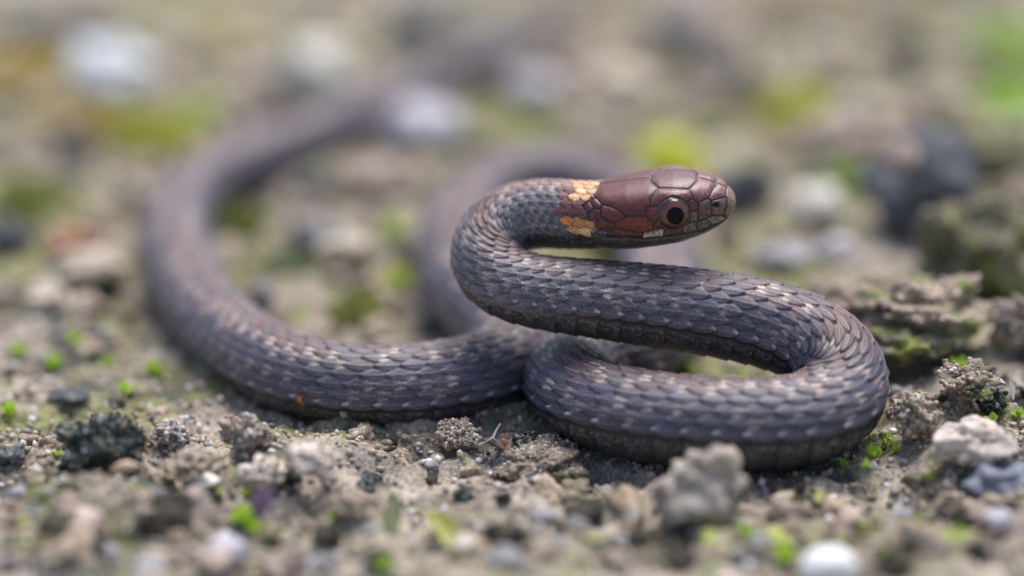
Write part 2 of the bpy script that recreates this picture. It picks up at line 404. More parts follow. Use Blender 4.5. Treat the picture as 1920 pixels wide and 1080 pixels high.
# skin whitish between stretched scales near the neck
nk = smooth(13, 16, SS) * smooth(40, 28, SS)
col = mixn(col, (0.26, 0.25, 0.26), nk * (~dors) * (1 - vb) * 0.6)

nks = smooth(13, 16, SS) * smooth(42, 26, SS) * dors * (aj >= 2) * smooth(0.75, 0.35, tt) * (0.4 + 0.6 * rnd)
col = mixn(col, (0.30, 0.285, 0.29), 0.65 * nks)

# ================================================================== SNAKE: head plates
# the plates are drawn once in the head's side view and mirrored across its midline
CR = 4.8
def poly(*xy): return np.array(xy, float)
plates = {
 'parietal': (poly((530,375),(580,300),(620,60),(1050,60),(1060,235),(1125,300),(1050,400),(1050,465),(1010,500),(1010,552),(830,555),(780,510),(700,470),(620,452),(560,385)), (0.155,0.045,0.042), True),
 'frontal': (poly((1060,235),(1050,60),(1470,60),(1470,235),(1400,312),(1125,300)), (0.17,0.085,0.09), False),
 'supraocular': (poly((1125,300),(1400,312),(1440,398),(1400,410),(1260,520),(1125,462),(1050,465),(1050,400)), (0.185,0.08,0.075), False),
 'prefrontal': (poly((1400,312),(1470,235),(1470,60),(1650,60),(1645,265),(1575,395),(1480,430),(1440,398)), (0.25,0.125,0.125), True),
 'internasal': (poly((1645,265),(1650,60),(1760,60),(1740,300),(1735,380),(1600,415),(1575,395)), (0.29,0.18,0.175), True),
 'rostral': (poly((1740,300),(1760,60),(1950,60),(1950,620),(1720,560),(1745,440),(1735,380)), (0.30,0.19,0.15), False),
 'nasal': (poly((1600,415),(1735,380),(1745,440),(1720,535),(1705,548),(1610,548),(1605,470)), (0.19,0.125,0.10), False),
 'loreal': (poly((1480,430),(1575,395),(1600,415),(1605,470),(1610,548),(1560,580),(1480,602),(1480,530)), (0.13,0.09,0.08), False),
 'preocular': (poly((1400,410),(1440,398),(1480,430),(1480,505),(1400,520),(1330,500)), (0.15,0.06,0.05), False),
 'preocular_low': (poly((1330,520),(1400,520),(1480,505),(1480,602),(1410,612),(1350,600)), (0.2,0.17,0.14), False),
 'lip1': (poly((1760,600),(1720,560),(1705,548),(1610,548),(1560,580),(1612,636),(1700,606)), (0.3,0.28,0.25), False),
 'lip2': (poly((1560,580),(1480,602),(1460,632),(1490,692),(1612,636)), (0.17,0.15,0.13), False),
 'lip3': (poly((1480,602),(1410,612),(1350,642),(1340,718),(1490,692),(1460,632)), (0.19,0.165,0.145), False),
 'lip4': (poly((1350,642),(1260,600),(1180,668),(1170,742),(1340,718)), (0.13,0.09,0.07), False),
 'lip5': (poly((1180,668),(1078,682),(990,705),(980,757),(1170,742)), (0.55,0.5,0.43), False),
 'lip6': (poly((730,622),(850,556),(1010,552),(1078,625),(1078,682),(990,705),(900,697),(740,662)), (0.26,0.06,0.03), False),
 'lip7': (poly((740,662),(900,697),(990,705),(980,757),(885,748),(650,742),(655,690)), (0.13,0.05,0.035), False),
 'post1': (poly((1010,500),(1050,465),(1125,462),(1200,540),(1120,590),(1078,625),(1010,552)), (0.18,0.05,0.035), False),
 'post2': (poly((1078,625),(1120,590),(1200,560),(1260,600),(1180,668),(1078,682)), (0.17,0.04,0.025), False),
 'temporal1': (poly((620,452),(700,470),(780,510),(830,555),(850,556),(730,622),(690,606),(612,562),(600,490)), (0.17,0.045,0.04), False),
 'temporal2': (poly((500,405),(560,385),(620,452),(600,490),(540,484)), (0.16,0.05,0.045), False),
 'temporal3': (poly((440,465),(500,405),(540,484),(485,542)), (0.14,0.055,0.055), False),
 'temporal4': (poly((485,542),(540,484),(600,490),(612,562),(560,608),(490,592)), (0.15,0.05,0.045), False),
 'temporal5': (poly((545,615),(560,608),(612,562),(690,606),(730,622),(740,662),(655,690),(560,668)), (0.14,0.05,0.045), False),
}
lipline = poly((1740,585),(1700,606),(1612,645),(1490,698),(1340,724),(1170,748),(980,763),(885,754),(650,748),(560,705))
def seg_dist(px, py, a, b):
    d = b - a; L = d @ d
    t = np.clip(((px - a[0]) * d[0] + (py - a[1]) * d[1]) / L, 0, 1)
    return np.hypot(px - a[0] - t * d[0], py - a[1] - t * d[1])
def inpoly(px, py, pg):
    c = np.zeros(px.shape, bool); n = len(pg)
    for i in range(n):
        x1, y1 = pg[i]; x2, y2 = pg[(i + 1) % n]
        cond = ((y1 > py) != (y2 > py))
        xx = (x2 - x1) * (py - y1) / (y2 - y1 + 1e-9) + x1
        c ^= cond & (px < xx)
    return c
def pdist(px, py, pg, closed=True):
    d = np.full(px.shape, 1e9); n = len(pg)
    for i in range(n if closed else n - 1):
        d = np.minimum(d, seg_dist(px, py, pg[i], pg[(i + 1) % n]))
    return d
nh = int(np.searchsorted(rings, 17.0))
off_s = rr[:nh] * sph[:nh]; off_u = rr[:nh] * cph[:nh]
near = C[:nh, None, :] + off_u[..., None] * U[:nh, None, :] - np.abs(off_s)[..., None] * SD[:nh, None, :]
qx, qy, qd = project(near.reshape(-1, 3))
hx = ((qx - 1000) * CR).reshape(off_s.shape); hy = ((qy - 290) * CR).reshape(off_s.shape)
PXMM = CR / (257.0 * K)                         # drawing pixels per mm
facing = np.abs(PHI[:nh]) < R_(128)
low_line = np.interp(hx, lipline[::-1, 0], lipline[::-1, 1])
upperside = (hy < low_line + 4) & facing
hcol = np.zeros(off_s.shape + (3,)); hdsp = np.zeros(off_s.shape); inplate = np.zeros(off_s.shape, bool)
spk = np.zeros(off_s.shape)
for nm, (pg, c, mid) in plates.items():
    m = inpoly(hx, hy, pg) & upperside & ~inplate
    if not m.any(): continue
    d = pdist(hx[m], hy[m], pg)
    if mid: d = np.minimum(d, np.abs(off_s[m]) * PXMM)
    d /= PXMM
    g = smooth(0.0, 0.10, d); dome = smooth(0, 0.55, d)
    hdsp[m] = -0.11 * (1 - g) + 0.07 * dome
    hcol[m] = np.asarray(c) * (np.array([0.74, 0.54, 0.57]) if c[0] > 1.6 * c[1] else np.array([0.85, 0.78, 0.74])) * (0.06 + 0.94 * smooth(0.015, 0.12, d))[:, None]
    inplate |= m
# chin and lower lips: dark with pale freckles, one row of small lip scales under the mouth line
chin = (~inplate) & (SS[:nh] < 12.5) & ((~upperside) | (hy > low_line - 4))
lipd = pdist(hx, hy, lipline, False) / PXMM
row = np.floor(hx / 95.0); fx = hx / 95.0 - row
cg = np.minimum(fx, 1 - fx) * 95 / PXMM
hdsp[chin] = (-0.05 * (1 - smooth(0, 0.08, cg)))[chin] * (lipd < 0.9)[chin]
chc = np.array([0.075, 0.066, 0.062]) * (0.75 + 0.5 * h01(row, 0))[..., None]
hcol[chin] = chc[chin]
rest = (~inplate) & (~chin)
mott = pn(hx / 60 + 3, hy / 45, 41) + 0.8 * pn(hx / 26, hy / 22, 42)
low_ = smooth(430, 640, hy)
hcol *= (1 - 0.55 * smooth(0.12, 0.5, mott) * (0.35 + 0.65 * low_) + 0.35 * smooth(-0.15, -0.5, mott))[..., None]
frk = smooth(0.22, 0.42, pn(hx / 13, hy / 13, 43)) * low_ * smooth(900, 1250, hx)
hcol = mixn(hcol, (0.3, 0.25, 0.2), 0.6 * frk * (inplate | chin))
mouth = (1 - smooth(0.03, 0.15, lipd)) * (SS[:nh] < 12.6) * facing
hdsp -= 0.16 * mouth
hcol *= (1 - 0.9 * mouth)[..., None]
# nostril
nd = np.hypot((hx - 1648) / 1.3, hy - 455) / PXMM * facing + 9 * (~facing)
hdsp -= 0.4 * (1 - smooth(0.08, 0.30, nd)); hcol *= smooth(0.05, 0.3, nd)[..., None] * 0.92 + 0.08
# eye socket: a ring around the eye
EYE = (1265.0, 535.0)
ed = np.hypot(hx - EYE[0], hy - EYE[1]) / PXMM * facing + 9 * (~facing)
hdsp -= 0.10 * np.exp(-((ed - 1.42) / 0.09) ** 2)
rim = np.exp(-((ed - 1.56) / 0.07) ** 2)
hdsp += 0.07 * rim
hcol = hcol * (1 - 0.7 * np.exp(-((ed - 1.42) / 0.08) ** 2))[..., None]
hdsp -= 0.5 * (1 - smooth(1.1, 1.38, ed))
# brow: the supraocular stands out a little over the eye
hdsp += 0.22 * np.exp(-(((hx - 1270) / 170) ** 2 + ((hy - 375) / 60) ** 2)) * facing
# blend head into trunk lattice
cont = np.where(inplate | chin, 1.0, 0.0)
disp = hs_ * amp * RAD[:, None] / 3.9
disp[:nh] = np.where(cont > 0, hdsp, disp[:nh] + np.minimum(hdsp, 0) + 0.02)
# small scales behind the plates: coloured per scale by where the scale sits on the nape
ci = np.clip(np.searchsorted(uu, bi + 0.5 * (bj & 1)), 0, nh - 1)[:nh]
ca = (np.round((bj * ROWW + np.pi) / (2 * np.pi) * NA).astype(int) % NA)[:nh]
sx = hx[ci, ca]; sy = hy[ci, ca]
nape = poly((350,400),(335,260),(390,195),(450,60),(590,60),(590,250),(560,325),(505,375),(440,445),(370,430))
cheek = poly((235,600),(330,560),(430,565),(545,615),(560,700),(640,800),(480,812),(370,770),(285,705))
between = poly((150,330),(340,300),(600,380),(600,640),(430,575),(235,600))
c = col[:nh].copy(); r_ = rnd[:nh]; ins_ = dors[:nh]
mb = inpoly(sx, sy, between) & ins_ & (sx > 190 + 130 * rnd3[:nh])
c[mb] = (np.array([0.145, 0.062, 0.058]) * (0.7 + 0.6 * r_)[..., None])[mb]
mn = inpoly(sx, sy, nape) & ins_
qh = np.clip(qq[:nh], 0, 1); cen = smooth(0.85, 0.25, qh) * (0.45 + 0.55 * r_)
mn &= rnd3[:nh] > 0.10
np_ = mixn(np.broadcast_to(np.array([0.52, 0.21, 0.07]), c.shape), (0.74, 0.50, 0.27), cen)
c[mn] = (np_ * (0.7 + 0.45 * rnd2[:nh])[..., None])[mn]
mc = inpoly(sx, sy, cheek) & ins_
f = np.clip((sy - 590) / 170, 0, 1)
cc = mixn(np.array([0.52, 0.17, 0.03]) * (0.8 + 0.5 * r_)[..., None], (0.78, 0.68, 0.42), f)
cc = mixn(cc, (0.42, 0.15, 0.03), 0.6 * smooth(0.35, 0.9, qh)); cc = cc * (0.75 + 0.4 * rnd2[:nh])[..., None]
c[mc] = cc[mc]
ed_ = np.clip(0.8 * edge[:nh], 0, 0.7)
c2 = c * (1 - 0.85 * ed_)[..., None]
c = np.where((mb | mn | mc)[..., None], c2, c)
low = (sy > 820) | (np.abs(PHI[:nh]) > R_(115))
hcol = np.where((inplate | chin)[..., None], hcol, c)
col[:nh] = hcol
# ochre dorsal stripe that fades along the neck
st = (np.abs(bj) <= 1) & dors & (SS > 13)
fade = smooth(32, 14, SS) * (0.35 + 0.65 * rnd) * st
fade = fade * smooth(0.9, 0.4, qq) * smooth(28, 17, SS) * (np.abs(bj) <= 1)
col = mixn(col, (0.42, 0.24, 0.14), np.clip(fade * 0.75, 0, 0.7))

verts = base + disp[..., None] * NRM
vv = verts.reshape(-1, 3)
i = np.arange(NR - 1)[:, None] * NA; a = np.arange(NA)[None]; a2 = (a + 1) % NA
faces = np.stack([i + a, i + a2, i + NA + a2, i + NA + a], -1).reshape(-1, 4)
# caps
tip = C[0] - T[0] * 0.03; tail = C[-1] + T[-1] * 0.4
vv = np.vstack([vv, tip, tail]); nv = NR * NA
capA = np.stack([np.full(NA, nv), (np.arange(NA) + 1) % NA, np.arange(NA), np.arange(NA)], 1)
me = mesh_from('snake_body', vv, faces[:, ::-1])
cc = np.vstack([col.reshape(-1, 3), col[0, 0], col[-1, 0]])
set_color(me, np.clip(cc, 0, 1))
hd = np.zeros(V.shape); hd[:nh] = np.where(inplate | chin, 1.0, 0.0) * smooth(0.34, 0.22, col[:nh].max(2)); set_float(me, np.append(hd.ravel(), [1, 0]), 'head')

# skin material: attribute colour, fine peppering, satin gloss
m, n, l, b = new_mat('snake_skin')
co = n.new('ShaderNodeTexCoord').outputs['Object']
at = n.new('ShaderNodeAttribute'); at.attribute_name = 'Col'
hdn = n.new('ShaderNodeAttribute'); hdn.attribute_name = 'head'
f1 = tex(n, l, co, 0.10, 2, 0.6); fr = ramp(n, [(0.36, (0.35, 0.35, 0.36)), (0.5, (0.95, 0.95, 0.95)), (0.64, (2.2, 2.1, 2.1))]); l.new(f1.outputs['Fac'], fr.inputs[0])
c1 = mixc(n, l, 0.75, at.outputs['Color'], fr.outputs[0], 'MULTIPLY')
f2 = tex(n, l, co, 0.19, 3, 0.65); f2r = ramp(n, [(0.54, (0, 0, 0)), (0.60, (1, 1, 1))]); l.new(f2.outputs['Fac'], f2r.inputs[0])
mlt = n.new('ShaderNodeMath'); mlt.operation = 'MULTIPLY'; l.new(f2r.outputs[0], mlt.inputs[0]); l.new(hdn.outputs['Fac'], mlt.inputs[1])
ml2 = n.new('ShaderNodeMath'); ml2.operation = 'MULTIPLY'; l.new(mlt.outputs[0], ml2.inputs[0]); ml2.inputs[1].default_value = 0.8
c2 = mixc(n, l, ml2.outputs[0], c1, (0.035, 0.03, 0.032))
l.new(c2, b.inputs['Base Color'])
b.inputs['Roughness'].default_value = 0.5; b.inputs['Specular IOR Level'].default_value = 0.5
bp = n.new('ShaderNodeBump'); bp.inputs['Strength'].default_value = 0.6; bp.inputs['Distance'].default_value = 0.045 * S
l.new(f1.outputs['Fac'], bp.inputs['Height']); l.new(bp.outputs[0], b.inputs['Normal'])
mrr = n.new('ShaderNodeMapRange'); mrr.inputs['To Min'].default_value = 0.5; mrr.inputs['To Max'].default_value = 0.34; l.new(hdn.outputs['Fac'], mrr.inputs['Value']); l.new(mrr.outputs[0], b.inputs['Roughness'])
skinm = m

snake = empty('snake', (0, 0, 0))
tag(snake, 'slender purplish grey snake with orange nape patches coiled on mossy soil', 'snake')
body = link('body', me, skinm, snake)

# ---- eyes
def dome(Rs, ang, na=48, nrg=20, a0=0.0):
    vs_, fs = [], []
    for k in range(nrg + 1):
        t = a0 + (ang - a0) * k / nrg
        for q in range(na):
            p = 2 * math.pi * q / na
            vs_.append((Rs * math.sin(t) * math.cos(p), Rs * math.sin(t) * math.sin(p), Rs * math.cos(t)))
    for k in range(nrg):
        for q in range(na):
            fs.append((k * na + q, (k + 1) * na + q, (k + 1) * na + (q + 1) % na, k * na + (q + 1) % na))
    return vs_, fs
m, n, l, b = new_mat('iris')
co = n.new('ShaderNodeTexCoord').outputs['Object']
sx_ = n.new('ShaderNodeSeparateXYZ'); l.new(co, sx_.inputs[0])
cz = n.new('ShaderNodeMapRange'); cz.inputs['From Min'].default_value = 0.95 * S; cz.inputs['From Max'].default_value = 1.72 * S; l.new(sx_.outputs['Z'], cz.inputs['Value'])
ir = ramp(n, [(0.0, (0.02, 0.012, 0.01)), (0.22, (0.03, 0.012, 0.008)), (0.36, (0.07, 0.016, 0.008)), (0.55, (0.13, 0.03, 0.01)), (0.8, (0.2, 0.055, 0.018)), (0.87, (0.3, 0.13, 0.06))]); l.new(cz.outputs[0], ir.inputs[0])
fi = tex(n, l, co, 0.14, 3, 0.6); fir = ramp(n, [(0.35, (0.45, 0.4, 0.4)), (0.65, (1.25, 1.2, 1.2))]); l.new(fi.outputs['Fac'], fir.inputs[0])
l.new(mixc(n, l, 0.8, ir.outputs[0], fir.outputs[0], 'MULTIPLY'), b.inputs['Base Color'])
b.inputs['Roughness'].default_value = 0.08; b.inputs['Specular IOR Level'].default_value = 0.9
IRIS = m
m, n, l, b = new_mat('pupil'); b.inputs['Base Color'].default_value = (0.004, 0.004, 0.005, 1); b.inputs['Roughness'].default_value = 0.04; b.inputs['Specular IOR Level'].default_value = 0.16
PUPIL = m
m, n, l, b = new_mat('eye_rim'); b.inputs['Base Color'].default_value = (0.16, 0.12, 0.115, 1); b.inputs['Roughness'].default_value = 0.12
RIMM = m
ER = 1.72
k = np.argmin(np.where(facing & (PHI[:nh] < 0), np.hypot(hx - EYE[0], hy - EYE[1]), 1e9)); kr, ka = np.unravel_index(k, hx.shape)
iris_me = mesh_from('eye', *dome(ER, R_(78))); pupil_me = mesh_from('pupil', *dome(ER + 0.012, R_(27.5), a0=0.0))
ringv, ringf = [], []
for q in range(64):
    for t in range(8):
        p = 2 * math.pi * q / 64; tt_ = 2 * math.pi * t / 8
        rr_ = 1.43 + 0.045 * math.cos(tt_); ringv.append((rr_ * math.cos(p), rr_ * math.sin(p), 0.98 + 0.05 * math.sin(tt_)))
        ringf.append((q * 8 + t, ((q + 1) % 64) * 8 + t, ((q + 1) % 64) * 8 + (t + 1) % 8, q * 8 + (t + 1) % 8))
ring_me = mesh_from('eye_rim', ringv, ringf)
for side in (1, -1):
    aa = ka if side == 1 else (NA - ka) % NA
    p = base[kr, aa]; nn = NRM[kr, aa]
    nn = nn + 0.05 * U[kr] - 0.06 * T[kr]; nn /= np.linalg.norm(nn)
    pos = p - nn * 0.98
    z = Vector(nn); x = Vector(-T[kr]); y = z.cross(x).normalized(); x = y.cross(z)
    rot = Matrix((x, y, z)).transposed().to_euler()
    e = link('eye', iris_me, IRIS, snake, pos, rot)
    link('pupil', pupil_me, PUPIL, e, rot=(0.02, 0.05, 0))
    link('eye_rim', ring_me, RIMM, e)

# ================================================================== GROUND
kd = KDTree(len(cu))
for q, p in enumerate(cu): kd.insert((p[0], p[1], 0), q)
kd.balance()
MOUNDS = [(*PH(a_, b_)[:2], c_, d_) for a_, b_, c_, d_ in ((230, 985, 4.5, 2.2), (90, 960, 4, 1.4), (190, 850, 3.5, 1.2), (480, 880, 3.5, 1.0), (600, 880, 3, 1.0), (1320, 960, 4, 0.6), (1850, 760, 6, 1.0), (1720, 800, 3, 1.0), (1000, 870, 4, 0.7), (1640, 940, 4, -0.8), (330, 860, 3, 0.8))]
def ground_raw(x, y):
    h = 1.6 * pn(x / 26, y / 26, 1) + 1.9 * pn(x / 11, y / 11, 2) + 2.2 * (0.30 - np.abs(pn(x / 5.2, y / 5.2, 3))) + 1.3 * pn(x / 3.3, y / 3.3, 13)
    h = h + 0.95 * (0.2 - np.abs(pn(x / 1.9, y / 1.9, 4))) + 0.22 * pn(x / 0.95, y / 0.95, 5) + 0.1 * pn(x / 0.45, y / 0.45, 6)
    h = h + 2.6 * smooth(28, 42, x) * smooth(-14, -4, y) 
    for mx, my, mr_, mh in MOUNDS:
        h = h + mh * np.exp(-((x - mx) ** 2 + (y - my) ** 2) / (2 * mr_ * mr_))
    h = h * smooth(4000, 300, np.hypot(x, y))
    return h
def ground_h(x, y):
    x = np.atleast_1d(np.asarray(x, float)); y = np.atleast_1d(np.asarray(y, float))
    h = ground_raw(x, y)
    nearm = (np.abs(x) < 75) & (y > -30) & (y < 250)
    idx = np.where(nearm.ravel())[0]
    hf = h.ravel().copy(); xf = x.ravel(); yf = y.ravel()
    for q in idx:
        _, kk, d = kd.find((xf[q], yf[q], 0))
        zc = cu[kk, 2]; r = rad0[kk] if us[kk] > 17 else 0
        if zc - r > 1.5 or r == 0: continue
        if d < r + 5:
            lim = zc - math.sqrt(max(r * r - d * d, 0)) - 0.05 if d < r else zc + (d - r) * 0.9
            lim = zc - r * math.sqrt(max(1 - min(d / r, 1) ** 2, 0)) * 1.0 + max(0, d - r) * 0.7
            t = min(1.0, max(0.0, (r + 5 - d) / 5))
            # settle the soil to just meet the belly
            tgt = min(hf[q], lim - 0.02)
            if d < r * 0.7: tgt = max(tgt, zc - r - 0.15)
            hf[q] = tgt if d < r else hf[q] * (1 - t) + min(hf[q], 0.35 * hf[q] + 0.2) * t
            hf[q] = min(hf[q], lim)
    return hf.reshape(x.shape)
def lines(lo, hi, step, far):
    core = np.arange(lo, hi + 1e-6, step); out = []; s = step; v = hi
    while v < far: s *= 1.16; v += s; out.append(v)
    left = []; s = step; v = lo
    while v > -far: s *= 1.16; v -= s; left.append(v)
    return np.array(left[::-1] + list(core) + out)
gx = lines(-62, 66, 0.34, 30000)
gy = lines(-36, 40, 0.34, 30000)
# keep the middle distance reasonably fine
gy = np.concatenate([gy[gy < 40], np.arange(40, 190, 0.9), (lambda v: v[v > 190])(lines(-36, 190, 0.9, 30000))])
gx = np.concatenate([(lambda v: v[v < -110])(lines(-110, 110, 0.9, 30000)), np.arange(-110, -62, 0.9), gx[(gx >= -62) & (gx <= 66)], np.arange(66.9, 110, 0.9), (lambda v: v[v > 110])(lines(-110, 110, 0.9, 30000))])
GX, GY = np.meshgrid(gx, gy)
GZ = ground_h(GX, GY)
nx, ny = len(gx), len(gy)
i = np.arange(ny - 1)[:, None] * nx; a = np.arange(nx - 1)[None]
gf = np.stack([i + a, i + a + 1, i + nx + a + 1, i + nx + a], -1).reshape(-1, 4)
gme = mesh_from('ground', np.stack([GX, GY, GZ], -1).reshape(-1, 3), gf)
bp_ = PH(930, 960)
bare = np.exp(-(((GX - bp_[0] + 3 * pn(GX / 6, GY / 6, 31)) / 21) ** 2 + ((GY - bp_[1] + 3 * pn(GX / 5, GY / 5, 32)) / 13) ** 2) ** 1.6)
set_float(gme, bare.ravel(), 'bare')
def gh(x, y):
    """height of the built ground at a point (bilinear)"""
    ix = min(max(np.searchsorted(gx, x) - 1, 0), nx - 2); iy = min(max(np.searchsorted(gy, y) - 1, 0), ny - 2)
    fx_ = min(max((x - gx[ix]) / (gx[ix + 1] - gx[ix]), 0), 1); fy_ = min(max((y - gy[iy]) / (gy[iy + 1] - gy[iy]), 0), 1)
    return (GZ[iy, ix] * (1 - fx_) + GZ[iy, ix + 1] * fx_) * (1 - fy_) + (GZ[iy + 1, ix] * (1 - fx_) + GZ[iy + 1, ix + 1] * fx_) * fy_

m, n, l, b = new_mat('sandy_soil')
co = n.new('ShaderNodeTexCoord').outputs['Object']
t1 = tex(n, l, co, 7, 5, 0.62); r1 = ramp(n, [(0.30, (0.06, 0.048, 0.038)), (0.42, (0.2, 0.165, 0.125)), (0.54, (0.35, 0.295, 0.235)), (0.70, (0.5, 0.44, 0.37))]); l.new(t1.outputs['Fac'], r1.inputs[0]); c = r1.outputs[0]
t2 = tex(n, l, co, 12, 4, 0.6); r2 = ramp(n, [(0.5, (0, 0, 0)), (0.66, (1, 1, 1))]); l.new(t2.outputs['Fac'], r2.inputs[0])
c = mixc(n, l, r2.outputs[0], c, (0.44, 0.37, 0.33))
mp = n.new('ShaderNodeVectorMath'); mp.operation = 'ADD'; mp.inputs[1].default_value = (3.1, 1.7, 0.4); l.new(co, mp.inputs[0])
t3 = tex(n, l, mp.outputs[0], 13, 5, 0.65); r3 = ramp(n, [(0.46, (0, 0, 0)), (0.57, (0.85, 0.85, 0.85))]); l.new(t3.outputs['Fac'], r3.inputs[0])
c = mixc(n, l, r3.outputs[0], c, (0.2, 0.21, 0.075))
mp2 = n.new('ShaderNodeVectorMath'); mp2.operation = 'ADD'; mp2.inputs[1].default_value = (7.3, 4.1, 0.9); l.new(co, mp2.inputs[0])
t4 = tex(n, l, mp2.outputs[0], 8, 5, 0.6); r4 = ramp(n, [(0.55, (0, 0, 0)), (0.63, (0.9, 0.9, 0.9))]); l.new(t4.outputs['Fac'], r4.inputs[0])
c = mixc(n, l, r4.outputs[0], c, (0.07, 0.075, 0.075))
ba = n.new('ShaderNodeAttribute'); ba.attribute_name = 'bare'
rb = ramp(n, [(0.35, (0.24, 0.2, 0.16)), (0.5, (0.42, 0.36, 0.3)), (0.65, (0.55, 0.49, 0.43))]); l.new(t1.outputs['Fac'], rb.inputs[0])
bf_ = n.new('ShaderNodeMath'); bf_.operation = 'MULTIPLY'; bf_.inputs[1].default_value = 0.85; l.new(ba.outputs['Fac'], bf_.inputs[0])
c = mixc(n, l, bf_.outputs[0], c, rb.outputs[0])
t5 = tex(n, l, co, 0.35, 3, 0.65); r5 = ramp(n, [(0.3, (0.45, 0.43, 0.42)), (0.5, (1, 1, 1)), (0.68, (1.7, 1.66, 1.62))]); l.new(t5.outputs['Fac'], r5.inputs[0])
c = mixc(n, l, 0.85, c, r5.outputs[0], 'MULTIPLY')
l.new(c, b.inputs['Base Color']); b.inputs['Roughness'].default_value = 0.92; b.inputs['Specular IOR Level'].default_value = 0.2
bp = n.new('ShaderNodeBump'); bp.inputs['Strength'].default_value = 0.7; bp.inputs['Distance'].default_value = 0.25 * S
l.new(t5.outputs['Fac'], bp.inputs['Height']); l.new(bp.outputs[0], b.inputs['Normal'])
ground = link('ground', gme, m); ground['kind'] = 'structure'
ground['label'] = 'uneven sandy soil with mossy and dark patches'

# ------------------------------------------------------------------ loose things: shapes
def ico(sub):
    bm = bmesh.new(); bmesh.ops.create_icosphere(bm, subdivisions=sub, radius=1.0)
    v = np.array([x.co[:] for x in bm.verts]); f = np.array([[x.index for x in fc.verts] for fc in bm.faces]); bm.free(); return v, f
ICO = {s: ico(s) for s in (1, 2, 3, 4, 5)}
def lump(seed, sub=3, rough=0.35, freq=1.1, fine=0.12, ffreq=4.0, flat=0.8):
    v, f = ICO[sub]; o = Vector((seed * 3.17, seed * 1.31, seed * 7.7)); out = v.copy()
    for q in range(len(v)):
        d = Vector(v[q])
        k = 1 + rough * noise.noise(d * freq + o) * 1.6 + 0.5 * rough * noise.noise(d * freq * 2.3 + o) + fine * noise.noise(d * ffreq + o) + fine * 0.6 * noise.noise(d * ffreq * 2.6 + o)
        out[q] = v[q] * k
    out[:, 2] *= flat
    return out, f
def grains_on(v, count, r0, r1, seed, upper=True):
    """tiny grains stuck over a lump's surface, one joined mesh"""
    g = np.random.default_rng(seed); bv, bf = ICO[1]
    cand = v[v[:, 2] > v[:, 2].min() * 0.5] if upper else v
    pick = cand[g.integers(0, len(cand), count)] + g.normal(0, 0.06, (count, 3))
    rad = g.uniform(r0, r1, count)[:, None, None] * (0.7 + 0.6 * g.random((count, 1, 3)))
    vv = (bv[None] * rad + pick[:, None, :]).reshape(-1, 3)
    ff = (bf[None] + (np.arange(count) * len(bv))[:, None, None]).reshape(-1, 3)
    return vv, ff
m, n, l, b = new_mat('mineral_grain')
at = n.new('ShaderNodeAttribute'); at.attribute_name = 'Col'; l.new(at.outputs['Color'], b.inputs['Base Color'])
b.inputs['Roughness'].default_value = 0.55
GRAIN = m
GPAL = np.array([(0.42, 0.34, 0.26), (0.36, 0.28, 0.2), (0.5, 0.44, 0.38), (0.3, 0.24, 0.2), (0.62, 0.58, 0.54), (0.25, 0.22, 0.21), (0.1, 0.09, 0.08), (0.45, 0.3, 0.2), (0.7, 0.69, 0.68), (0.2, 0.2, 0.1)])
GPW = np.array([.22, .2, .16, .1, .08, .08, .06, .04, .03, .03])
def paint_grains(me, count, per, seed, pal=GPAL, wt=GPW):
    g = np.random.default_rng(seed); k = g.choice(len(pal), count, p=wt / wt.sum())
    c = pal[k] * (0.75 + 0.5 * g.random((count, 1)))
    set_color(me, np.repeat(c, per, 0))
def rock(name, px, py, wpx, mat, label, cat, hpx=None, seed=0, sub=4, rough=0.35, fine=0.12, freq=1.1, sink=0.25, depth=1.0, group=None, grains=0, gpal=None, rot=None, lift=0.0):
    """a stone or clod whose middle appears at the photo pixel, wpx wide and hpx high"""
    hpx = hpx or wpx * 0.75
    p = PH(px, py, 1.0)
    for _ in range(3):
        q = project(p)[2]; hh_ = hpx * mm_per_px(q) * 0.5
        p = PH(px, py, gh(p[0], p[1]) + lift + hh_ * (1 - sink))
    d = project(p)[2]; sw = wpx * mm_per_px(d) / 2; sh = hpx * mm_per_px(d) / 2
    v, f = lump(seed + 1.37 * px * 0.01 + py * 0.013, sub, rough, freq, fine, 4.0, 1.0)
    v = v * np.array([sw, sw * depth, sh * 1.03])
    v = v / np.array([np.abs(v[:, 0]).max() / sw, 1, np.abs(v[:, 2]).max() / sh])
    o = link(name, mesh_from(name, v, f), mat, None, p, rot or (0, 0, 0))
    tag(o, label, cat, group)
    if grains:
        gv, gf_ = grains_on(v, grains, 0.10, 0.26, int(px))
        gm = mesh_from('grain', gv, gf_); paint_grains(gm, grains, len(ICO[1][0]), int(px) + 1, *( (gpal,) if gpal is None else (gpal[0], gpal[1])) ) if gpal is not None else paint_grains(gm, grains, len(ICO[1][0]), int(px) + 1)
        g_ = link('grain', gm, GRAIN, o); g_['kind'] = 'stuff'
    return o, p, v

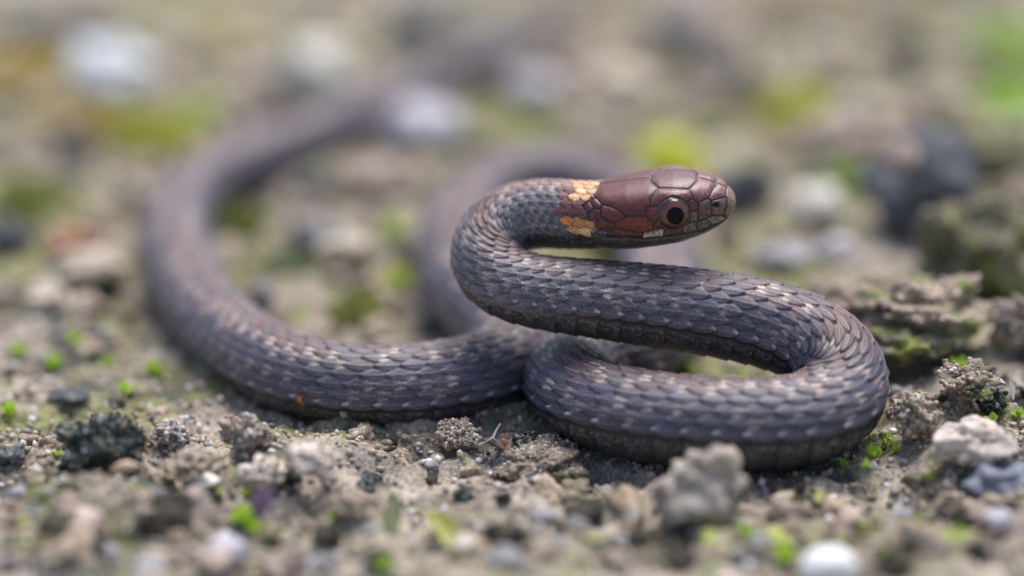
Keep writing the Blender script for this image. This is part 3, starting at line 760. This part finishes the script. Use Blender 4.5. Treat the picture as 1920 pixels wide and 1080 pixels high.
# leaf blade: a cupped pointed blade, 1 mm long along +Y
def blade(wid=0.36, cup=0.12, bend=0.25, nl=8, nw=4, point=0.8):
    vs_, fs = [], []
    for a_ in range(nl + 1):
        t = a_ / nl; hw_ = wid * (math.sin(math.pi * min(t * 0.93 + 0.06, 1)) ** point)
        for c_ in range(nw + 1):
            x = (c_ / nw * 2 - 1); vs_.append((x * hw_, t, bend * t * t + cup * x * x * math.sin(math.pi * t)))
    for a_ in range(nl):
        for c_ in range(nw):
            k = a_ * (nw + 1) + c_; fs.append((k, k + 1, k + nw + 2, k + nw + 1))
    return vs_, fs
BLADE = [mesh_from('leaf', *blade(0.3, 0.15, 0.3)), mesh_from('leaf', *blade(0.42, 0.2, 0.15)), mesh_from('leaf', *blade(0.22, 0.08, 0.5))]
BLADES = {}
def blade_for(mat, k):
    key = (mat.name, k)
    if key not in BLADES:
        me_ = BLADE[k].copy(); me_.materials.append(mat); BLADES[key] = me_
    return BLADES[key]
def sprig(px, py, wpx, mat, label, group, nleaf=7, seed=0, name='moss_sprig', cat='moss', lift=0.0):
    g = random.Random(seed * 131 + int(px) * 7 + int(py))
    p = PH(px, py, 0.5)
    for _ in range(3): p = PH(px, py, gh(p[0], p[1]) + lift + 0.25)
    d = project(p)[2]; L = wpx * mm_per_px(d) * 0.74
    p = np.array(p) - np.array([0, 0, 0.2])
    o = empty(name, p); tag(o, label, cat, group)
    for q in range(nleaf):
        az = 2 * math.pi * (q / nleaf + g.uniform(-.06, .06)); el = g.uniform(0.25, 1.15) if q else 1.3
        le = link('leaf', blade_for(mat, g.randrange(3)), None, o, (0, 0, L * 0.05 * q / nleaf), (el, g.uniform(-.3, .3), az), [L * g.uniform(0.7, 1.1)] * 3)
    return o
def cushion_mesh(seed, n_=900, rad=1.0, h=0.45):
    """a moss cushion: many leaf-sized blades over a low dome"""
    g = np.random.default_rng(seed); vs_, fs = [], []
    v, f = lump(seed, 3, 0.3, 1.2, 0.12, 4, 1.0); v = v * np.array([rad, rad, h]) * 0.86
    th = g.uniform(0, 2 * np.pi, n_); rr_ = np.sqrt(g.random(n_)) * rad * (0.85 + 0.3 * g.random(n_))
    x = rr_ * np.cos(th); y = rr_ * np.sin(th); z = h * np.sqrt(np.clip(1 - (rr_ / rad) ** 2, 0, 1)) * (0.75 + 0.5 * g.random(n_))
    d = np.stack([x * 0.6 + g.normal(0, .35, n_), y * 0.6 + g.normal(0, .35, n_), 0.5 + g.random(n_) * 0.7], 1); d /= np.linalg.norm(d, axis=1)[:, None]
    s = np.cross(d, g.normal(0, 1, (n_, 3))); s /= np.linalg.norm(s, axis=1)[:, None]
    Ls = (0.10 + 0.12 * g.random(n_))[:, None]; b_ = np.stack([x, y, z - 0.05], 1)
    q0 = b_ - s * Ls * 0.12; q1 = b_ + s * Ls * 0.12; q2 = b_ + d * Ls * 0.55 + s * Ls * 0.3; q3 = b_ + d * Ls * 0.55 - s * Ls * 0.3; q4 = b_ + d * Ls * 1.1
    bv = np.stack([q0, q1, q2, q3, q4], 1).reshape(-1, 3)
    k = (np.arange(n_) * 5)[:, None] + len(v)
    tri = np.concatenate([f, k + [[0, 1, 2]], k + [[0, 2, 3]], k + [[3, 2, 4]]])
    return mesh_from('moss_cushion', np.vstack([v, bv]), tri, False)
CUSH = [cushion_mesh(k) for k in range(3)]
CUSHM = {}
def cushion(px, py, wpx, mat, label, group, seed=0, hs=1.0, name='moss_cushion'):
    g = random.Random(int(px) * 3 + int(py)); k = g.randrange(3); key = (mat.name, k)
    if key not in CUSHM: me_ = CUSH[k].copy(); me_.materials.append(mat); CUSHM[key] = me_
    p = PH(px, py, 0.5)
    for _ in range(3): p = PH(px, py, gh(p[0], p[1]) + 0.3)
    d = project(p)[2]; r = wpx * mm_per_px(d) / 2
    p = np.array([p[0], p[1], gh(p[0], p[1]) - 0.12 * r])
    o = link(name, CUSHM[key], None, None, p, (g.uniform(-.1, .1), g.uniform(-.1, .1), g.uniform(0, 6.28)), (r, r * g.uniform(0.9, 1.3), r * hs))
    return tag(o, label, 'moss', group)

# ================================================================== THINGS SEEN IN THE PHOTOGRAPH
placed = []                                         # (x, y, radius) kept clear of random scatter
def keep(o, r): placed.append((o.location.x / S, o.location.y / S, r))
o, p, v = rock('soil_clod', 1320, 912, 205, M['clod'], 'big knobbly beige soil clod leaning against the front coil of the snake', 'clod', 190, 3, 5, 0.42, 0.10, 1.5, 0.12, 0.8); keep(o, 5)
o, p, v = rock('slate_stone', 1735, 345, 250, M['slate'], 'large dark slate stone with a pink crumb on its crown', 'stone', 215, 5, 5, 0.25, 0.05, 1.0, 0.25, 0.9); keep(o, 14)
o, p2, v = rock('clay_crumb', 1690, 290, 82, M['pink'], 'pink clay crumb stuck on the crown of the dark slate stone', 'crumb', 70, 6, 4, 0.3, 0.1, lift=11.5)
o.location = Vector(np.array(P(1688, 292, project(p)[2] - 9)) * S)
o, p, v = rock('mossy_clod', 1835, 468, 270, M['mossclod'], 'dark clod tufted with yellow green moss in front of the slate stone', 'clod', 225, 7, 5, 0.42, 0.15, 1.6, 0.2, 0.6, grains=500); keep(o, 9)
o, p, v = rock('lichened_clod', 1715, 585, 330, M['lichen'], 'wide pinkish soil clod edged with green lichen beside the snake bend', 'clod', 150, 8, 5, 0.4, 0.18, 1.7, 0.05, 0.55, grains=700); keep(o, 9)
o, p, v = rock('soil_ledge', 1700, 648, 190, M['mossclod'], 'overhanging mossy soil ledge under the pinkish clod', 'ledge', 75, 9, 4, 0.35, 0.15, 1.7, 0.0, 0.5, lift=0.8); keep(o, 5)
o, p, v = rock('knobbly_clod', 1905, 610, 120, M['pink'], 'round knobbly brown clod beyond the shell flecks', 'clod', 130, 11, 5, 0.3, 0.2, 2.0, 0.1, 0.8, grains=300); keep(o, 4)
o, p, v = rock('granular_clod', 1715, 780, 105, M['tan'], 'brown granular soil crumb touching the outer bend of the snake', 'clod', 105, 12, 5, 0.45, 0.2, 1.8, 0.1, 0.7, grains=420); keep(o, 3)
o, p, v = rock('granular_clod', 1815, 715, 130, M['lichen'], 'crumbling tan soil lump behind the white shell flecks', 'clod', 70, 13, 5, 0.45, 0.2, 1.8, 0.1, 0.8, grains=420); keep(o, 3)
o, p, v = rock('sandy_clod', 1825, 830, 165, M['clod'], 'smooth tan clod with a dark hollow below the shell flecks', 'clod', 95, 14, 5, 0.35, 0.08, 1.5, 0.1, 0.7); keep(o, 4)
o, p, v = rock('algae_tuft', 1858, 752, 62, M['algae'], 'small blackish green algae tuft between the white shell flecks', 'algae', 60, 15, 4, 0.3, 0.25, 2.0, 0.1, 0.8, grains=160, gpal=(np.array([(.02, .035, .028), (.05, .07, .05), (.3, .32, .3)]), np.array([.6, .3, .1]))); keep(o, 2)
o, p, v = rock('bluish_stone', 1872, 905, 150, M['lavender'], 'bluish grey stone below the smooth tan clod', 'stone', 80, 16, 4, 0.4, 0.1, 1.4, 0.3, 0.8); keep(o, 4)
o.data.materials.clear(); o.data.materials.append(soil_mat('bluish_stone', [(0.13, 0.14, 0.17), (0.2, 0.21, 0.26), (0.3, 0.31, 0.36)], 2.2, 0.1, 0.55))
o, p, v = rock('quartz_pebble', 1555, 1064, 112, M['white'], 'round bright white quartz pebble among green sprigs', 'pebble', 85, 17, 4, 0.12, 0.02, 1, 0.15, 0.9); keep(o, 3)
o, p, v = rock('quartz_pebble', 1872, 972, 55, M['lavender'], 'pale grey white pebble below the bluish stone', 'pebble', 40, 18, 4, 0.2, 0.03, 1, 0.2, 0.9); keep(o, 2)
o, p, v = rock('lavender_pebble', 425, 1032, 72, M['lavender'], 'smooth lavender pebble beside the purple leaf and green sprig', 'pebble', 62, 19, 4, 0.15, 0.02, 1, 0.15, 0.9); keep(o, 2)
o, p, v = rock('algae_clump', 190, 838, 175, M['algae'], 'black green algae clump topped with amber beads beside the tan husk', 'algae', 125, 20, 5, 0.35, 0.16, 1.8, 0.3, 0.7, grains=900, gpal=(np.array([(.015, .028, .022), (.035, .05, .042), (.08, .1, .09), (.3, .16, .03), (.5, .5, .52), (.3, .24, .18)]), np.array([.42, .3, .12, .05, .05, .06]))); keep(o, 5)
o, p, v = rock('granular_clod', 318, 822, 78, M['grey'], 'grey granular soil crumb between algae clump and snake', 'clod', 62, 21, 5, 0.35, 0.2, 2, 0.4, 0.8, grains=300); keep(o, 2)
o, p, v = rock('granular_clod', 462, 812, 110, M['pink'], 'pinkish brown clod tucked under the snake beside a green sprig', 'clod', 80, 22, 5, 0.4, 0.2, 2, 0.1, 0.6, grains=300); keep(o, 3)
o, p, v = rock('granular_clod', 360, 872, 120, M['tan'], 'low speckled tan clod between the husk and the white chip', 'clod', 60, 23, 5, 0.4, 0.2, 2, 0.1, 0.7, grains=350); keep(o, 3)
o, p, v = rock('sandy_clod', 583, 858, 112, M['clod'], 'rounded tan clod with a dark algae stain in front of the snake', 'clod', 78, 24, 5, 0.35, 0.12, 1.6, 0.1, 0.8, grains=140); keep(o, 3)
o, p, v = rock('sandy_clod', 495, 886, 105, M['clod'], 'tan clod with an orange speck next to the white chip', 'clod', 62, 25, 5, 0.35, 0.12, 1.6, 0.1, 0.8, grains=140); keep(o, 3)
o, p, v = rock('algae_flake', 548, 893, 48, M['algae'], 'dark green algae lump stuck between two tan clods', 'algae', 44, 26, 4, 0.35, 0.2, 2, 0.1, 0.7); keep(o, 1.5)
o, p, v = rock('algae_flake', 458, 862, 36, M['algae'], 'small dark algae lump crowning the tan clod near the sprig', 'algae', 34, 27, 4, 0.35, 0.2, 2, 0.1, 0.7)
o, p, v = rock('algae_flake', 690, 908, 90, M['algae'], 'flat ragged dark green algae flake on bare pale soil', 'algae', 26, 28, 4, 0.4, 0.25, 2, 0.3, 0.9); keep(o, 2)
o, p, v = rock('algae_flake', 870, 926, 48, M['algae'], 'compact dark green algae lump beside white grains', 'algae', 30, 29, 4, 0.4, 0.2, 2, 0.2, 0.9); keep(o, 2)
o, p, v = rock('white_chip', 388, 900, 52, M['cream'], 'pale angular stone chip in front of the speckled tan clod', 'pebble', 28, 30, 3, 0.35, 0.05, 1.2, 0.2, 0.8); keep(o, 1.5)
o, p, v = rock('sandy_shelf', 1010, 858, 190, M['tan'], 'sloping slab of coarse sandy soil under the coil tip', 'clod', 60, 31, 5, 0.3, 0.2, 1.8, 0.35, 0.9, grains=900); keep(o, 4)
o, p, v = rock('sandy_ridge', 858, 815, 95, M['tan'], 'upright ridge of coarse soil under the snake near the twig', 'clod', 55, 32, 5, 0.35, 0.2, 1.8, 0.2, 0.8, grains=380); keep(o, 3)
o, p, v = rock('wet_algae', 985, 823, 52, M['algae'], 'glossy wet black green algae beside the red husk', 'algae', 26, 33, 4, 0.3, 0.25, 2, 0.1, 0.8, lift=0.5, grains=70, gpal=(np.array([(.01, .02, .015), (.03, .05, .03)]), np.array([.5, .5])))

# husks, shells, leaves, twig
def husk(name, px, py, L, W, mat, label, cat, rot, lift=0.3):
    v, f = ICO[3]; v = v.copy(); t = v[:, 0]
    tap = np.clip(1 - 0.45 * np.clip(t, 0, 1) ** 2 - 0.55 * np.clip(-t, 0, 1) ** 3, 0.1, 1)
    v = v * np.stack([np.full(len(t), L / 2), tap * W / 2, tap * W / 2], 1)
    v[:, 2] += 0.06 * L * np.cos(t * 2)
    p = PH(px, py, 0.5)
    for _ in range(3): p = PH(px, py, gh(p[0], p[1]) + lift)
    return tag(link(name, mesh_from(name, v, f), mat, None, p, rot), label, cat)
keep(husk('seed_husk', 234, 878, 2.7, 1.05, M['seed'], 'smooth tan seed husk lying below the algae clump', 'husk', (0, -0.15, 0.15), 2.2), 1.5)
husk('seed_husk', 945, 830, 0.95, 0.6, M['redseed'], 'small red brown seed husk beside the twig', 'husk', (0, 1.2, 0.3), 1.8)
def curl(name, px, py, L, wid, mat, label, cat, rot, bend, lift=0.5):
    p = PH(px, py, 0.5)
    for _ in range(3): p = PH(px, py, gh(p[0], p[1]) + lift)
    vs_, fs = blade(wid, 0.25, bend, 12, 6)
    v = np.array(vs_); v[:, 1] -= 0.5
    return tag(link(name, mesh_from(name, v * L, fs), mat, None, p, rot), label, cat)
curl('shell_fleck', 1833, 722, 1.3, 0.35, M['shell'], 'tiny upright oval white shell fleck on the crumbling soil lump', 'shell', (0.75, 0.2, 0.1), 0.1, 3.0)
curl('shell_fleck', 1892, 735, 1.6, 0.16, M['shell'], 'thin curved white shell sliver beside the algae tuft', 'shell', (0.7, 0.0, 0.6), 0.55, 3.0)
keep(curl('dead_leaf', 498, 948, 3.6, 0.28, M['purpleleaf'], 'upright purple dead leaf behind the lavender pebble', 'leaf', (0.9, 0.3, -0.7), 0.2, 1.2), 2)
keep(curl('fallen_leaf', 822, 1004, 4.6, 0.3, M['yellowleaf'], 'yellow green fallen leaf lying on bare pale soil', 'leaf', (0.35, 0.2, 0.75), 0.2, 0.9), 2)
keep(curl('grass_stalk', 735, 968, 4.6, 0.16, M['palemoss'], 'pale grey green stalk lying beside the yellow leaf', 'stalk', (0.5, 0.1, 0.1), 0.1, 0.6), 2)
curl('dead_leaf', 928, 836, 2.6, 0.45, M['drybrown'], 'dark purple brown leaf scrap under the forked twig', 'leaf', (0.25, 0.1, 1.2), 0.05, 0.9)
# forked twig
tw = empty('forked_twig', PH(925, 822, 1.0)); tag(tw, 'pale forked twig poking out between the snake coils', 'twig')
def tube(pts, rads, ns=8):
    vs_, fs = [], []; pts = [Vector(p) for p in pts]
    for q, p in enumerate(pts):
        t = (pts[min(q + 1, len(pts) - 1)] - pts[max(q - 1, 0)]).normalized(); s = t.orthogonal().normalized(); u_ = t.cross(s)
        for k in range(ns):
            a_ = 2 * math.pi * k / ns; vs_.append(tuple(p + (s * math.cos(a_) + u_ * math.sin(a_)) * rads[q]))
    for q in range(len(pts) - 1):
        for k in range(ns):
            fs.append((q * ns + k, q * ns + (k + 1) % ns, (q + 1) * ns + (k + 1) % ns, (q + 1) * ns + k))
    return vs_, fs
O_ = np.array(PH(925, 822, 1.0))
fp = [P(x, y, d) - O_ for x, y, d in ((896, 836, 252.5), (912, 829, 253), (924, 821, 253.5), (930, 808, 254.5), (938, 795, 255.5))]
link('stem', mesh_from('stem', *tube(fp, [0.14, 0.13, 0.14, 0.11, 0.09])), M['twig'], tw)
fp = [P(x, y, d) - O_ for x, y, d in ((924, 821, 253.5), (931, 828, 253.2), (937, 834, 253.0))]
link('branch', mesh_from('branch', *tube(fp, [0.11, 0.09, 0.06])), M['twig'], tw)

# the tiny red mite on the snake's flank
tgt = np.array([563, 748])
fx_, fy_, fd_ = project(verts.reshape(-1, 3)); fd2 = np.hypot(fx_ - 563, fy_ - 748) + (fd_ > 262) * 99
k = int(np.argmin(fd2 + 0.02 * (fd_ - fd_.min()))); mp_ = verts.reshape(-1, 3)[k]; mn_ = NRM.reshape(-1, 3)[k]
z = Vector(mn_); x = Vector((1, 0, 0)); y = z.cross(x).normalized(); x = y.cross(z)
mrot = Matrix((x, y, z)).transposed().to_euler()
mite = empty('mite', mp_ + mn_ * 0.16, mrot); tag(mite, 'tiny orange red mite clinging to the flank of the snake', 'mite')
v, f = ICO[2]; link('body', mesh_from('mite_body', v * np.array([0.27, 0.2, 0.13]), f), M['mite'], mite)
for sd_ in (1, -1):
    for q in range(4):
        bx = -0.15 + 0.11 * q; dx = (-0.28 + 0.2 * q)
        link('leg', mesh_from('mite_leg', *tube([(bx, sd_ * 0.12, 0), (bx + dx * 0.5, sd_ * 0.34, 0.1), (bx + dx, sd_ * 0.52, -0.13)], [0.045, 0.04, 0.025], 6)), M['mite'], mite)

# ---- pebbles and moss that show as soft blots behind the snake: (pixel, width px, material, label)
for px, py, wd, hp, mt, nm, lb in [
    (205, 137, 160, 122, 'white', 'quartz_pebble', 'bright bluish white pebble between ochre lichen and the tail'),
    (588, 138, 140, 128, 'cream', 'cream_pebble', 'cream white pebble just beyond the snake tail'),
    (800, 236, 145, 82, 'lavender', 'lavender_pebble', 'pale lilac stone between tail and rear coil'),
    (1532, 392, 100, 80, 'cream', 'cream_pebble', 'cream pebble between the snake head and dark slate stone'),
    (1550, 98, 78, 62, 'beige', 'beige_pebble', 'round beige pebble beside olive yellow moss far back'),
    (1755, 190, 88, 70, 'beige', 'beige_pebble', 'pale beige pebble just beyond the dark slate stone'),
    (1648, 210, 70, 46, 'beige', 'beige_pebble', 'small beige pebble behind the slate stone by pale moss'),
    (1165, 165, 135, 70, 'beige', 'beige_pebble', 'broad beige stone far behind the snake head'),
    (1000, 165, 95, 60, 'lavender', 'lavender_pebble', 'lilac grey stone beneath the thin end of the tail'),
    (130, 458, 84, 66, 'rust', 'rusty_pebble', 'rusty pink pebble standing outside the tail bend'),
    (645, 470, 95, 60, 'beige', 'beige_pebble', 'beige pebble lying inside the wide tail loop'),
    (490, 548, 50, 42, 'grey', 'grey_pebble', 'pale grey pebble by the inner edge of the tail loop'),
    (170, 500, 140, 60, 'beige', 'beige_pebble', 'flat beige stone in front of the rusty pink pebble'),
    (590, 352, 85, 50, 'slate', 'dark_pebble', 'dark slate pebble in the shade of the tail'),
    (172, 52, 100, 70, 'slate', 'dark_pebble', 'dark purplish stone beyond the bright white pebble'),
    (1395, 352, 120, 90, 'slate', 'dark_pebble', 'dark greenish stone behind the snout of the snake'),
    (1350, 118, 110, 60, 'slate', 'dark_pebble', 'dark flat stone far behind the snake head'),
    (1690, 125, 80, 50, 'slate', 'dark_pebble', 'small dark stone beyond the beige pebbles'),
    (20, 445, 90, 70, 'slate', 'dark_pebble', 'dark stone beside olive moss outside the tail bend'),
    (205, 530, 65, 45, 'peat', 'peat_crumb', 'black peat crumb outside the tail bend'),
    (130, 742, 80, 24, 'bluegrey', 'dark_pebble', 'low slate grey stone behind the algae clump'),
    (22, 850, 60, 30, 'bluegrey', 'dark_pebble', 'bluish dark stone beside the algae clump'),
    (850, 40, 100, 46, 'grey', 'grey_pebble', 'grey stone beyond the thin end of the tail'),
    (1560, 250, 110, 60, 'pink', 'clay_crumb', 'pinkish clay lump between pale moss and slate stone'),
    (1470, 480, 120, 40, 'grey', 'grey_pebble', 'pale grey flat stone behind the upper coil'),
    (1570, 470, 80, 44, 'lavender', 'lavender_pebble', 'lilac pebble before the slate stone and behind the bend'),
    (1880, 275, 160, 90, 'mossclod', 'mossy_clod', 'dim mossy clod beyond the dark slate stone'),
    (1130, 250, 100, 60, 'beige', 'beige_pebble', 'beige pink stone just behind the rear coil'),
    (700, 330, 120, 60, 'pink', 'clay_crumb', 'pinkish brown clay lump between tail and rear coil'),
    (590, 440, 90, 60, 'grey', 'grey_pebble', 'dull grey pebble inside the wide tail loop'),
    (85, 560, 90, 50, 'beige', 'beige_pebble', 'beige lump before the flat beige stone'),
    (330, 95, 100, 60, 'beige', 'beige_pebble', 'tan stone between two bright pale pebbles'),
    (780, 40, 130, 70, 'grey', 'grey_pebble', 'broad grey stone far beyond the snake tail'),
    (50, 40, 100, 60, 'grey', 'grey_pebble', 'grey stone far beyond the ochre lichen'),
    (1265, 45, 120, 60, 'grey', 'grey_pebble', 'grey stone in the far gap behind the snake head'),
    ]:
    o, p, v = rock(nm, px, py, wd * 1.15, M[mt], lb, 'pebble' if 'pebble' in nm else ('clod' if 'clod' in nm else 'crumb'), hp * 1.2, px % 17, 4, 0.38 if mt in ('slate', 'peat', 'mossclod', 'bluegrey') else 0.24, 0.16 if mt in ('slate', 'peat', 'mossclod', 'bluegrey') else 0.05, 1.5, 0.45 if mt in ('slate', 'bluegrey') else 0.15, 0.8); keep(o, wd * mm_per_px(project(p)[2]) * 0.5)
for px, py, wd, mt, lb in [
    (48, 142, 175, 'ochre', 'ochre yellow lichen patch beside the bright white pebble'),
    (160, 232, 165, 'ochre', 'ochre lichen patch in front of the bright white pebble'),
    (285, 268, 135, 'yellowmoss', 'yellow green moss cushion beside the ochre lichen'),
    (372, 236, 80, 'lime', 'green moss cushion against the outer side of the tail'),
    (432, 85, 100, 'yellowmoss', 'olive yellow moss cushion between the two pale pebbles'),
    (60, 390, 130, 'olive', 'broad olive moss cushion beside the dark stone'),
    (540, 500, 75, 'palemoss', 'pale grey green moss cushion by the pale grey pebble'),
    (675, 600, 110, 'olive', 'dark olive moss cushion just behind the mite bearing strand'),
    (745, 520, 60, 'yellowmoss', 'yellow green moss cushion inside the tail loop'),
    (1505, 215, 125, 'yellowmoss', 'pale yellow green moss cushion behind the slate stone'),
    (1258, 288, 100, 'yellowmoss', 'light green moss cushion just over the snake head'),
    (1890, 95, 100, 'lime', 'bright lime moss cushion behind another lime cushion and the dim clod'),
    (1893, 200, 95, 'lime', 'lime moss cushion beyond the mossy dim clod'),
    (1590, 340, 75, 'lime', 'green moss cushion leaning on the slate stone'),
    (1300, 488, 60, 'lime', 'lime moss cushion under the chin of the snake'),
    (1550, 20, 110, 'ochre', 'olive ochre lichen patch beyond the round beige pebble'),
    (1400, 180, 90, 'olive', 'olive moss cushion beyond the snake snout'),
    (780, 75, 100, 'olive', 'olive moss cushion beyond the grey far stone'),
    (650, 110, 60, 'olive', 'olive moss cushion behind the cream pebble'),
    (1810, 420, 70, 'yellowmoss', 'yellow moss tuft on top of the dark clod'),
    (1870, 520, 80, 'yellowmoss', 'olive yellow moss tuft low on the dark clod'),
    (440, 420, 90, 'olive', 'olive moss cushion in the shade of the tail bend'),
    (150, 965, 110, 'lichenmoss', 'dull yellowish lichen moss cushion in front of the algae clump'),
    (60, 1010, 120, 'lichenmoss', 'dull olive lichen cushion in front of a yellowish lichen cushion'),
    (330, 985, 90, 'lichenmoss', 'olive moss cushion behind the lavender pebble'),
    (1740, 1020, 80, 'lichenmoss', 'olive moss cushion near the bright quartz pebble')]:
    cushion(px, py, wd * (1.25 if py < 520 else 1.0), M[mt], lb, None, 0, 1.1 if mt == 'ochre' else 0.7 if mt == 'lichenmoss' else 1.5, 'moss_cushion' if mt != 'ochre' else 'lichen_patch')
PROT = [(234, 878, 95), (235, 950, 70), (925, 825, 60), (500, 945, 50), (388, 900, 40), (1850, 735, 70), (690, 908, 60), (870, 926, 40), (1640, 850, 55), (822, 1004, 70), (455, 990, 50), (425, 1032, 50), (1320, 930, 100), (1555, 1060, 75)]
# ------------------------------------------------------------------ scattered crumbs and pebbles
XY = cu[us > 30][:, :2]; XZ = cu[us > 30][:, 2]; XR = rad0[us > 30]
def clear_of_snake(x, y, r):
    d = np.hypot(XY[:, 0] - x, XY[:, 1] - y) - XR - r * 0.8
    return not ((d < 0) & (XZ - XR < 4)).any()
def variants(name, mat, k, rough, fine, flat, sub=3):
    out = []
    for q in range(k):
        v, f = lump(q * 5.3 + len(name), sub, rough, 1.3, fine, 4.0, flat); me_ = mesh_from(name, v, f); me_.materials.append(mat); out.append(me_)
    return out
kinds = [
    ('soil_crumb', 'tan', 'tan sandy soil crumb', 'crumb', 'tan soil crumbs', 0.4, 0.2, 0.75, 290),
    ('clay_crumb', 'pink', 'pinkish clay crumb', 'crumb', 'pinkish clay crumbs', 0.4, 0.18, 0.75, 170),
    ('pebble', 'grey', 'rounded grey pebble', 'pebble', 'grey pebbles', 0.25, 0.05, 0.7, 150),
    ('peat_crumb', 'peat', 'blackish peat crumb', 'crumb', 'blackish peat crumbs', 0.4, 0.22, 0.7, 160),
    ('quartz_grain', 'white', 'white quartz grain', 'pebble', 'white quartz grains', 0.3, 0.05, 0.75, 70),
    ('mossy_crumb', 'mossclod', 'mossy dark crumb', 'crumb', 'mossy crumbs', 0.4, 0.2, 0.75, 120),
]
# a scattered piece is told apart by its size, its colour and the named thing it lies beside
PREP = set('with beside between beyond behind in on under just leaning lying standing edged touching against of to near by inside over below before tucked stuck topped at from low crowning poking clinging sprouting'.split())
def brief(lb):
    wd_ = lb.split()
    if len(wd_) <= 9: return lb
    cut = [q for q in range(2, 10) if wd_[q] in PREP]
    q = cut[-1] if cut else 9
    while wd_[q - 1] in PREP or wd_[q - 1] in ('the', 'a', 'an', 'and'): q -= 1
    return ' '.join(wd_[:q])
LMK = [(o.location.x / S, o.location.y / S, brief(o['label'])) for o in COL.objects if o.parent is None and 'category' in o and o['category'] not in ('snake', 'mite') and 'group' not in o]
def beside(x, y):
    return 'beside the ' + min(LMK, key=lambda q: (q[0] - x) ** 2 + (q[1] - y) ** 2)[2]
for nm, mt, lb, cat, grp, ro, fi_, fl, cnt in kinds:
    vr = variants(nm, M[mt], 6, ro, fi_, fl); done = 0; tries = 0
    while done < cnt and tries < 6000:
        tries += 1
        py = random.uniform(850, 1078) if random.random() < 0.42 else random.uniform(10, 850); px = random.uniform(-20, 1940)
        p = PH(px, py, 0.0); d = project(p)[2]
        focus = abs(d - 257)
        r = random.choice([0.35, 0.45, 0.55, 0.7, 0.9, 1.2]) * (0.75 if focus < 14 else 1.0) * (1 + max(0, d - 270) / 80) * (1.45 if d < 249 else 1.0)
        if nm == 'quartz_grain': r *= 0.55
        if nm == 'pebble': r *= 0.8
        if any(math.hypot(px - a_, py - b_) < c_ for a_, b_, c_ in PROT): continue
        if random.random() < 0.85 * math.exp(-(((px - 930) / 330) ** 2 + ((py - 985) / 90) ** 2)): continue
        if not clear_of_snake(p[0], p[1], r): continue
        if any(math.hypot(p[0] - a_, p[1] - b_) < c_ * 0.7 + r * 0.5 for a_, b_, c_ in placed): continue
        z = gh(p[0], p[1])
        o = link(nm, random.choice(vr), None, None, (p[0], p[1], z + r * fl * 0.35), (random.uniform(-.4, .4), random.uniform(-.4, .4), random.uniform(0, 6.28)), (r * random.uniform(.8, 1.3), r * random.uniform(.8, 1.2), r * random.uniform(.8, 1.1)))
        tag(o, ('tiny ' if r < 0.45 else 'small ' if r < 0.85 else 'larger ') + lb + ' ' + beside(p[0], p[1]), cat, grp); done += 1

for px, py, wd in [(740, 440, 62), (830, 590, 52), (755, 535, 40), (290, 705, 48), (240, 735, 40), (20, 780, 42), (105, 692, 46), (1795, 692, 44), (1385, 706, 24), (1292, 690, 26), (1808, 690, 26),
                   (455, 982, 58), (478, 1000, 50), (625, 975, 34), (1395, 1012, 60), (1490, 962, 42), (1472, 1052, 62), (1638, 856, 42), (1660, 832, 26), (1668, 822, 22), (1582, 870, 22), (1622, 872, 24), (1780, 1028, 66), (1680, 845, 26), (1910, 780, 28),
                   (1720, 940, 44), (1795, 752, 24), (457, 832, 24), (463, 928, 24), (378, 850, 20), (410, 924, 20), (108, 852, 22), (340, 842, 12), (136, 970, 42), (720, 1070, 50), (1740, 800, 22), (1860, 788, 28), (1085, 945, 20), (200, 690, 40), (1560, 330, 40), (600, 330, 30), (1000, 240, 40), (1340, 250, 36), (1720, 90, 40), (520, 60, 40), (330, 560, 40), (140, 640, 40), (40, 660, 40), (560, 600, 34), (1330, 1070, 30), (80, 930, 30), (870, 858, 14), (1420, 730, 20), (1880, 660, 34)]:
    p_ = PH(px, py, 0.5)
    sprig(px, py, wd, M['lime'], ('tiny ' if wd < 30 else 'small ' if wd < 45 else 'larger ') + 'bright green moss sprig ' + beside(p_[0], p_[1]), 'bright green moss sprigs', 6 + int(px) % 4, 1)

# ------------------------------------------------------------------ sand: uncountable loose grains
def sand(count, r0, r1, seed, ylo, yhi, name='sand_grains'):
    g = np.random.default_rng(seed); bv, bf = ICO[1]
    bv = bv * 1.0
    px = g.uniform(-40, 1960, count); py = g.uniform(ylo, yhi, count)
    # clumpy density
    pts = np.array([PH(a_, b_, 0.0) for a_, b_ in zip(px, py)])
    keepm = pn(pts[:, 0] / 3.0, pts[:, 1] / 3.0, 11) > -0.12 - 0.25 * g.random(count)
    pts = pts[keepm]; c_ = len(pts)
    pts[:, 2] = [gh(a_, b_) for a_, b_ in pts[:, :2]]
    rad = (r0 + (r1 - r0) * g.random(c_) ** 2.2)
    pts[:, 2] += rad * 0.35
    sc_ = rad[:, None, None] * (0.65 + 0.7 * g.random((c_, 1, 3)))
    jit = 1 + 0.25 * g.normal(0, 1, (c_, len(bv), 1)).clip(-1.5, 1.5)
    vv = (bv[None] * jit * sc_ + pts[:, None, :]).reshape(-1, 3)
    ff = (bf[None] + (np.arange(c_) * len(bv))[:, None, None]).reshape(-1, 3)
    me_ = mesh_from(name, vv, ff); paint_grains(me_, c_, len(bv), seed)
    o = link(name, me_, GRAIN); o['kind'] = 'stuff'; o['label'] = 'loose mixed grains of sand and grit strewn over the soil'; o['category'] = 'sand'
    return o
sand(11000, 0.07, 0.42, 5, 640, 1085)
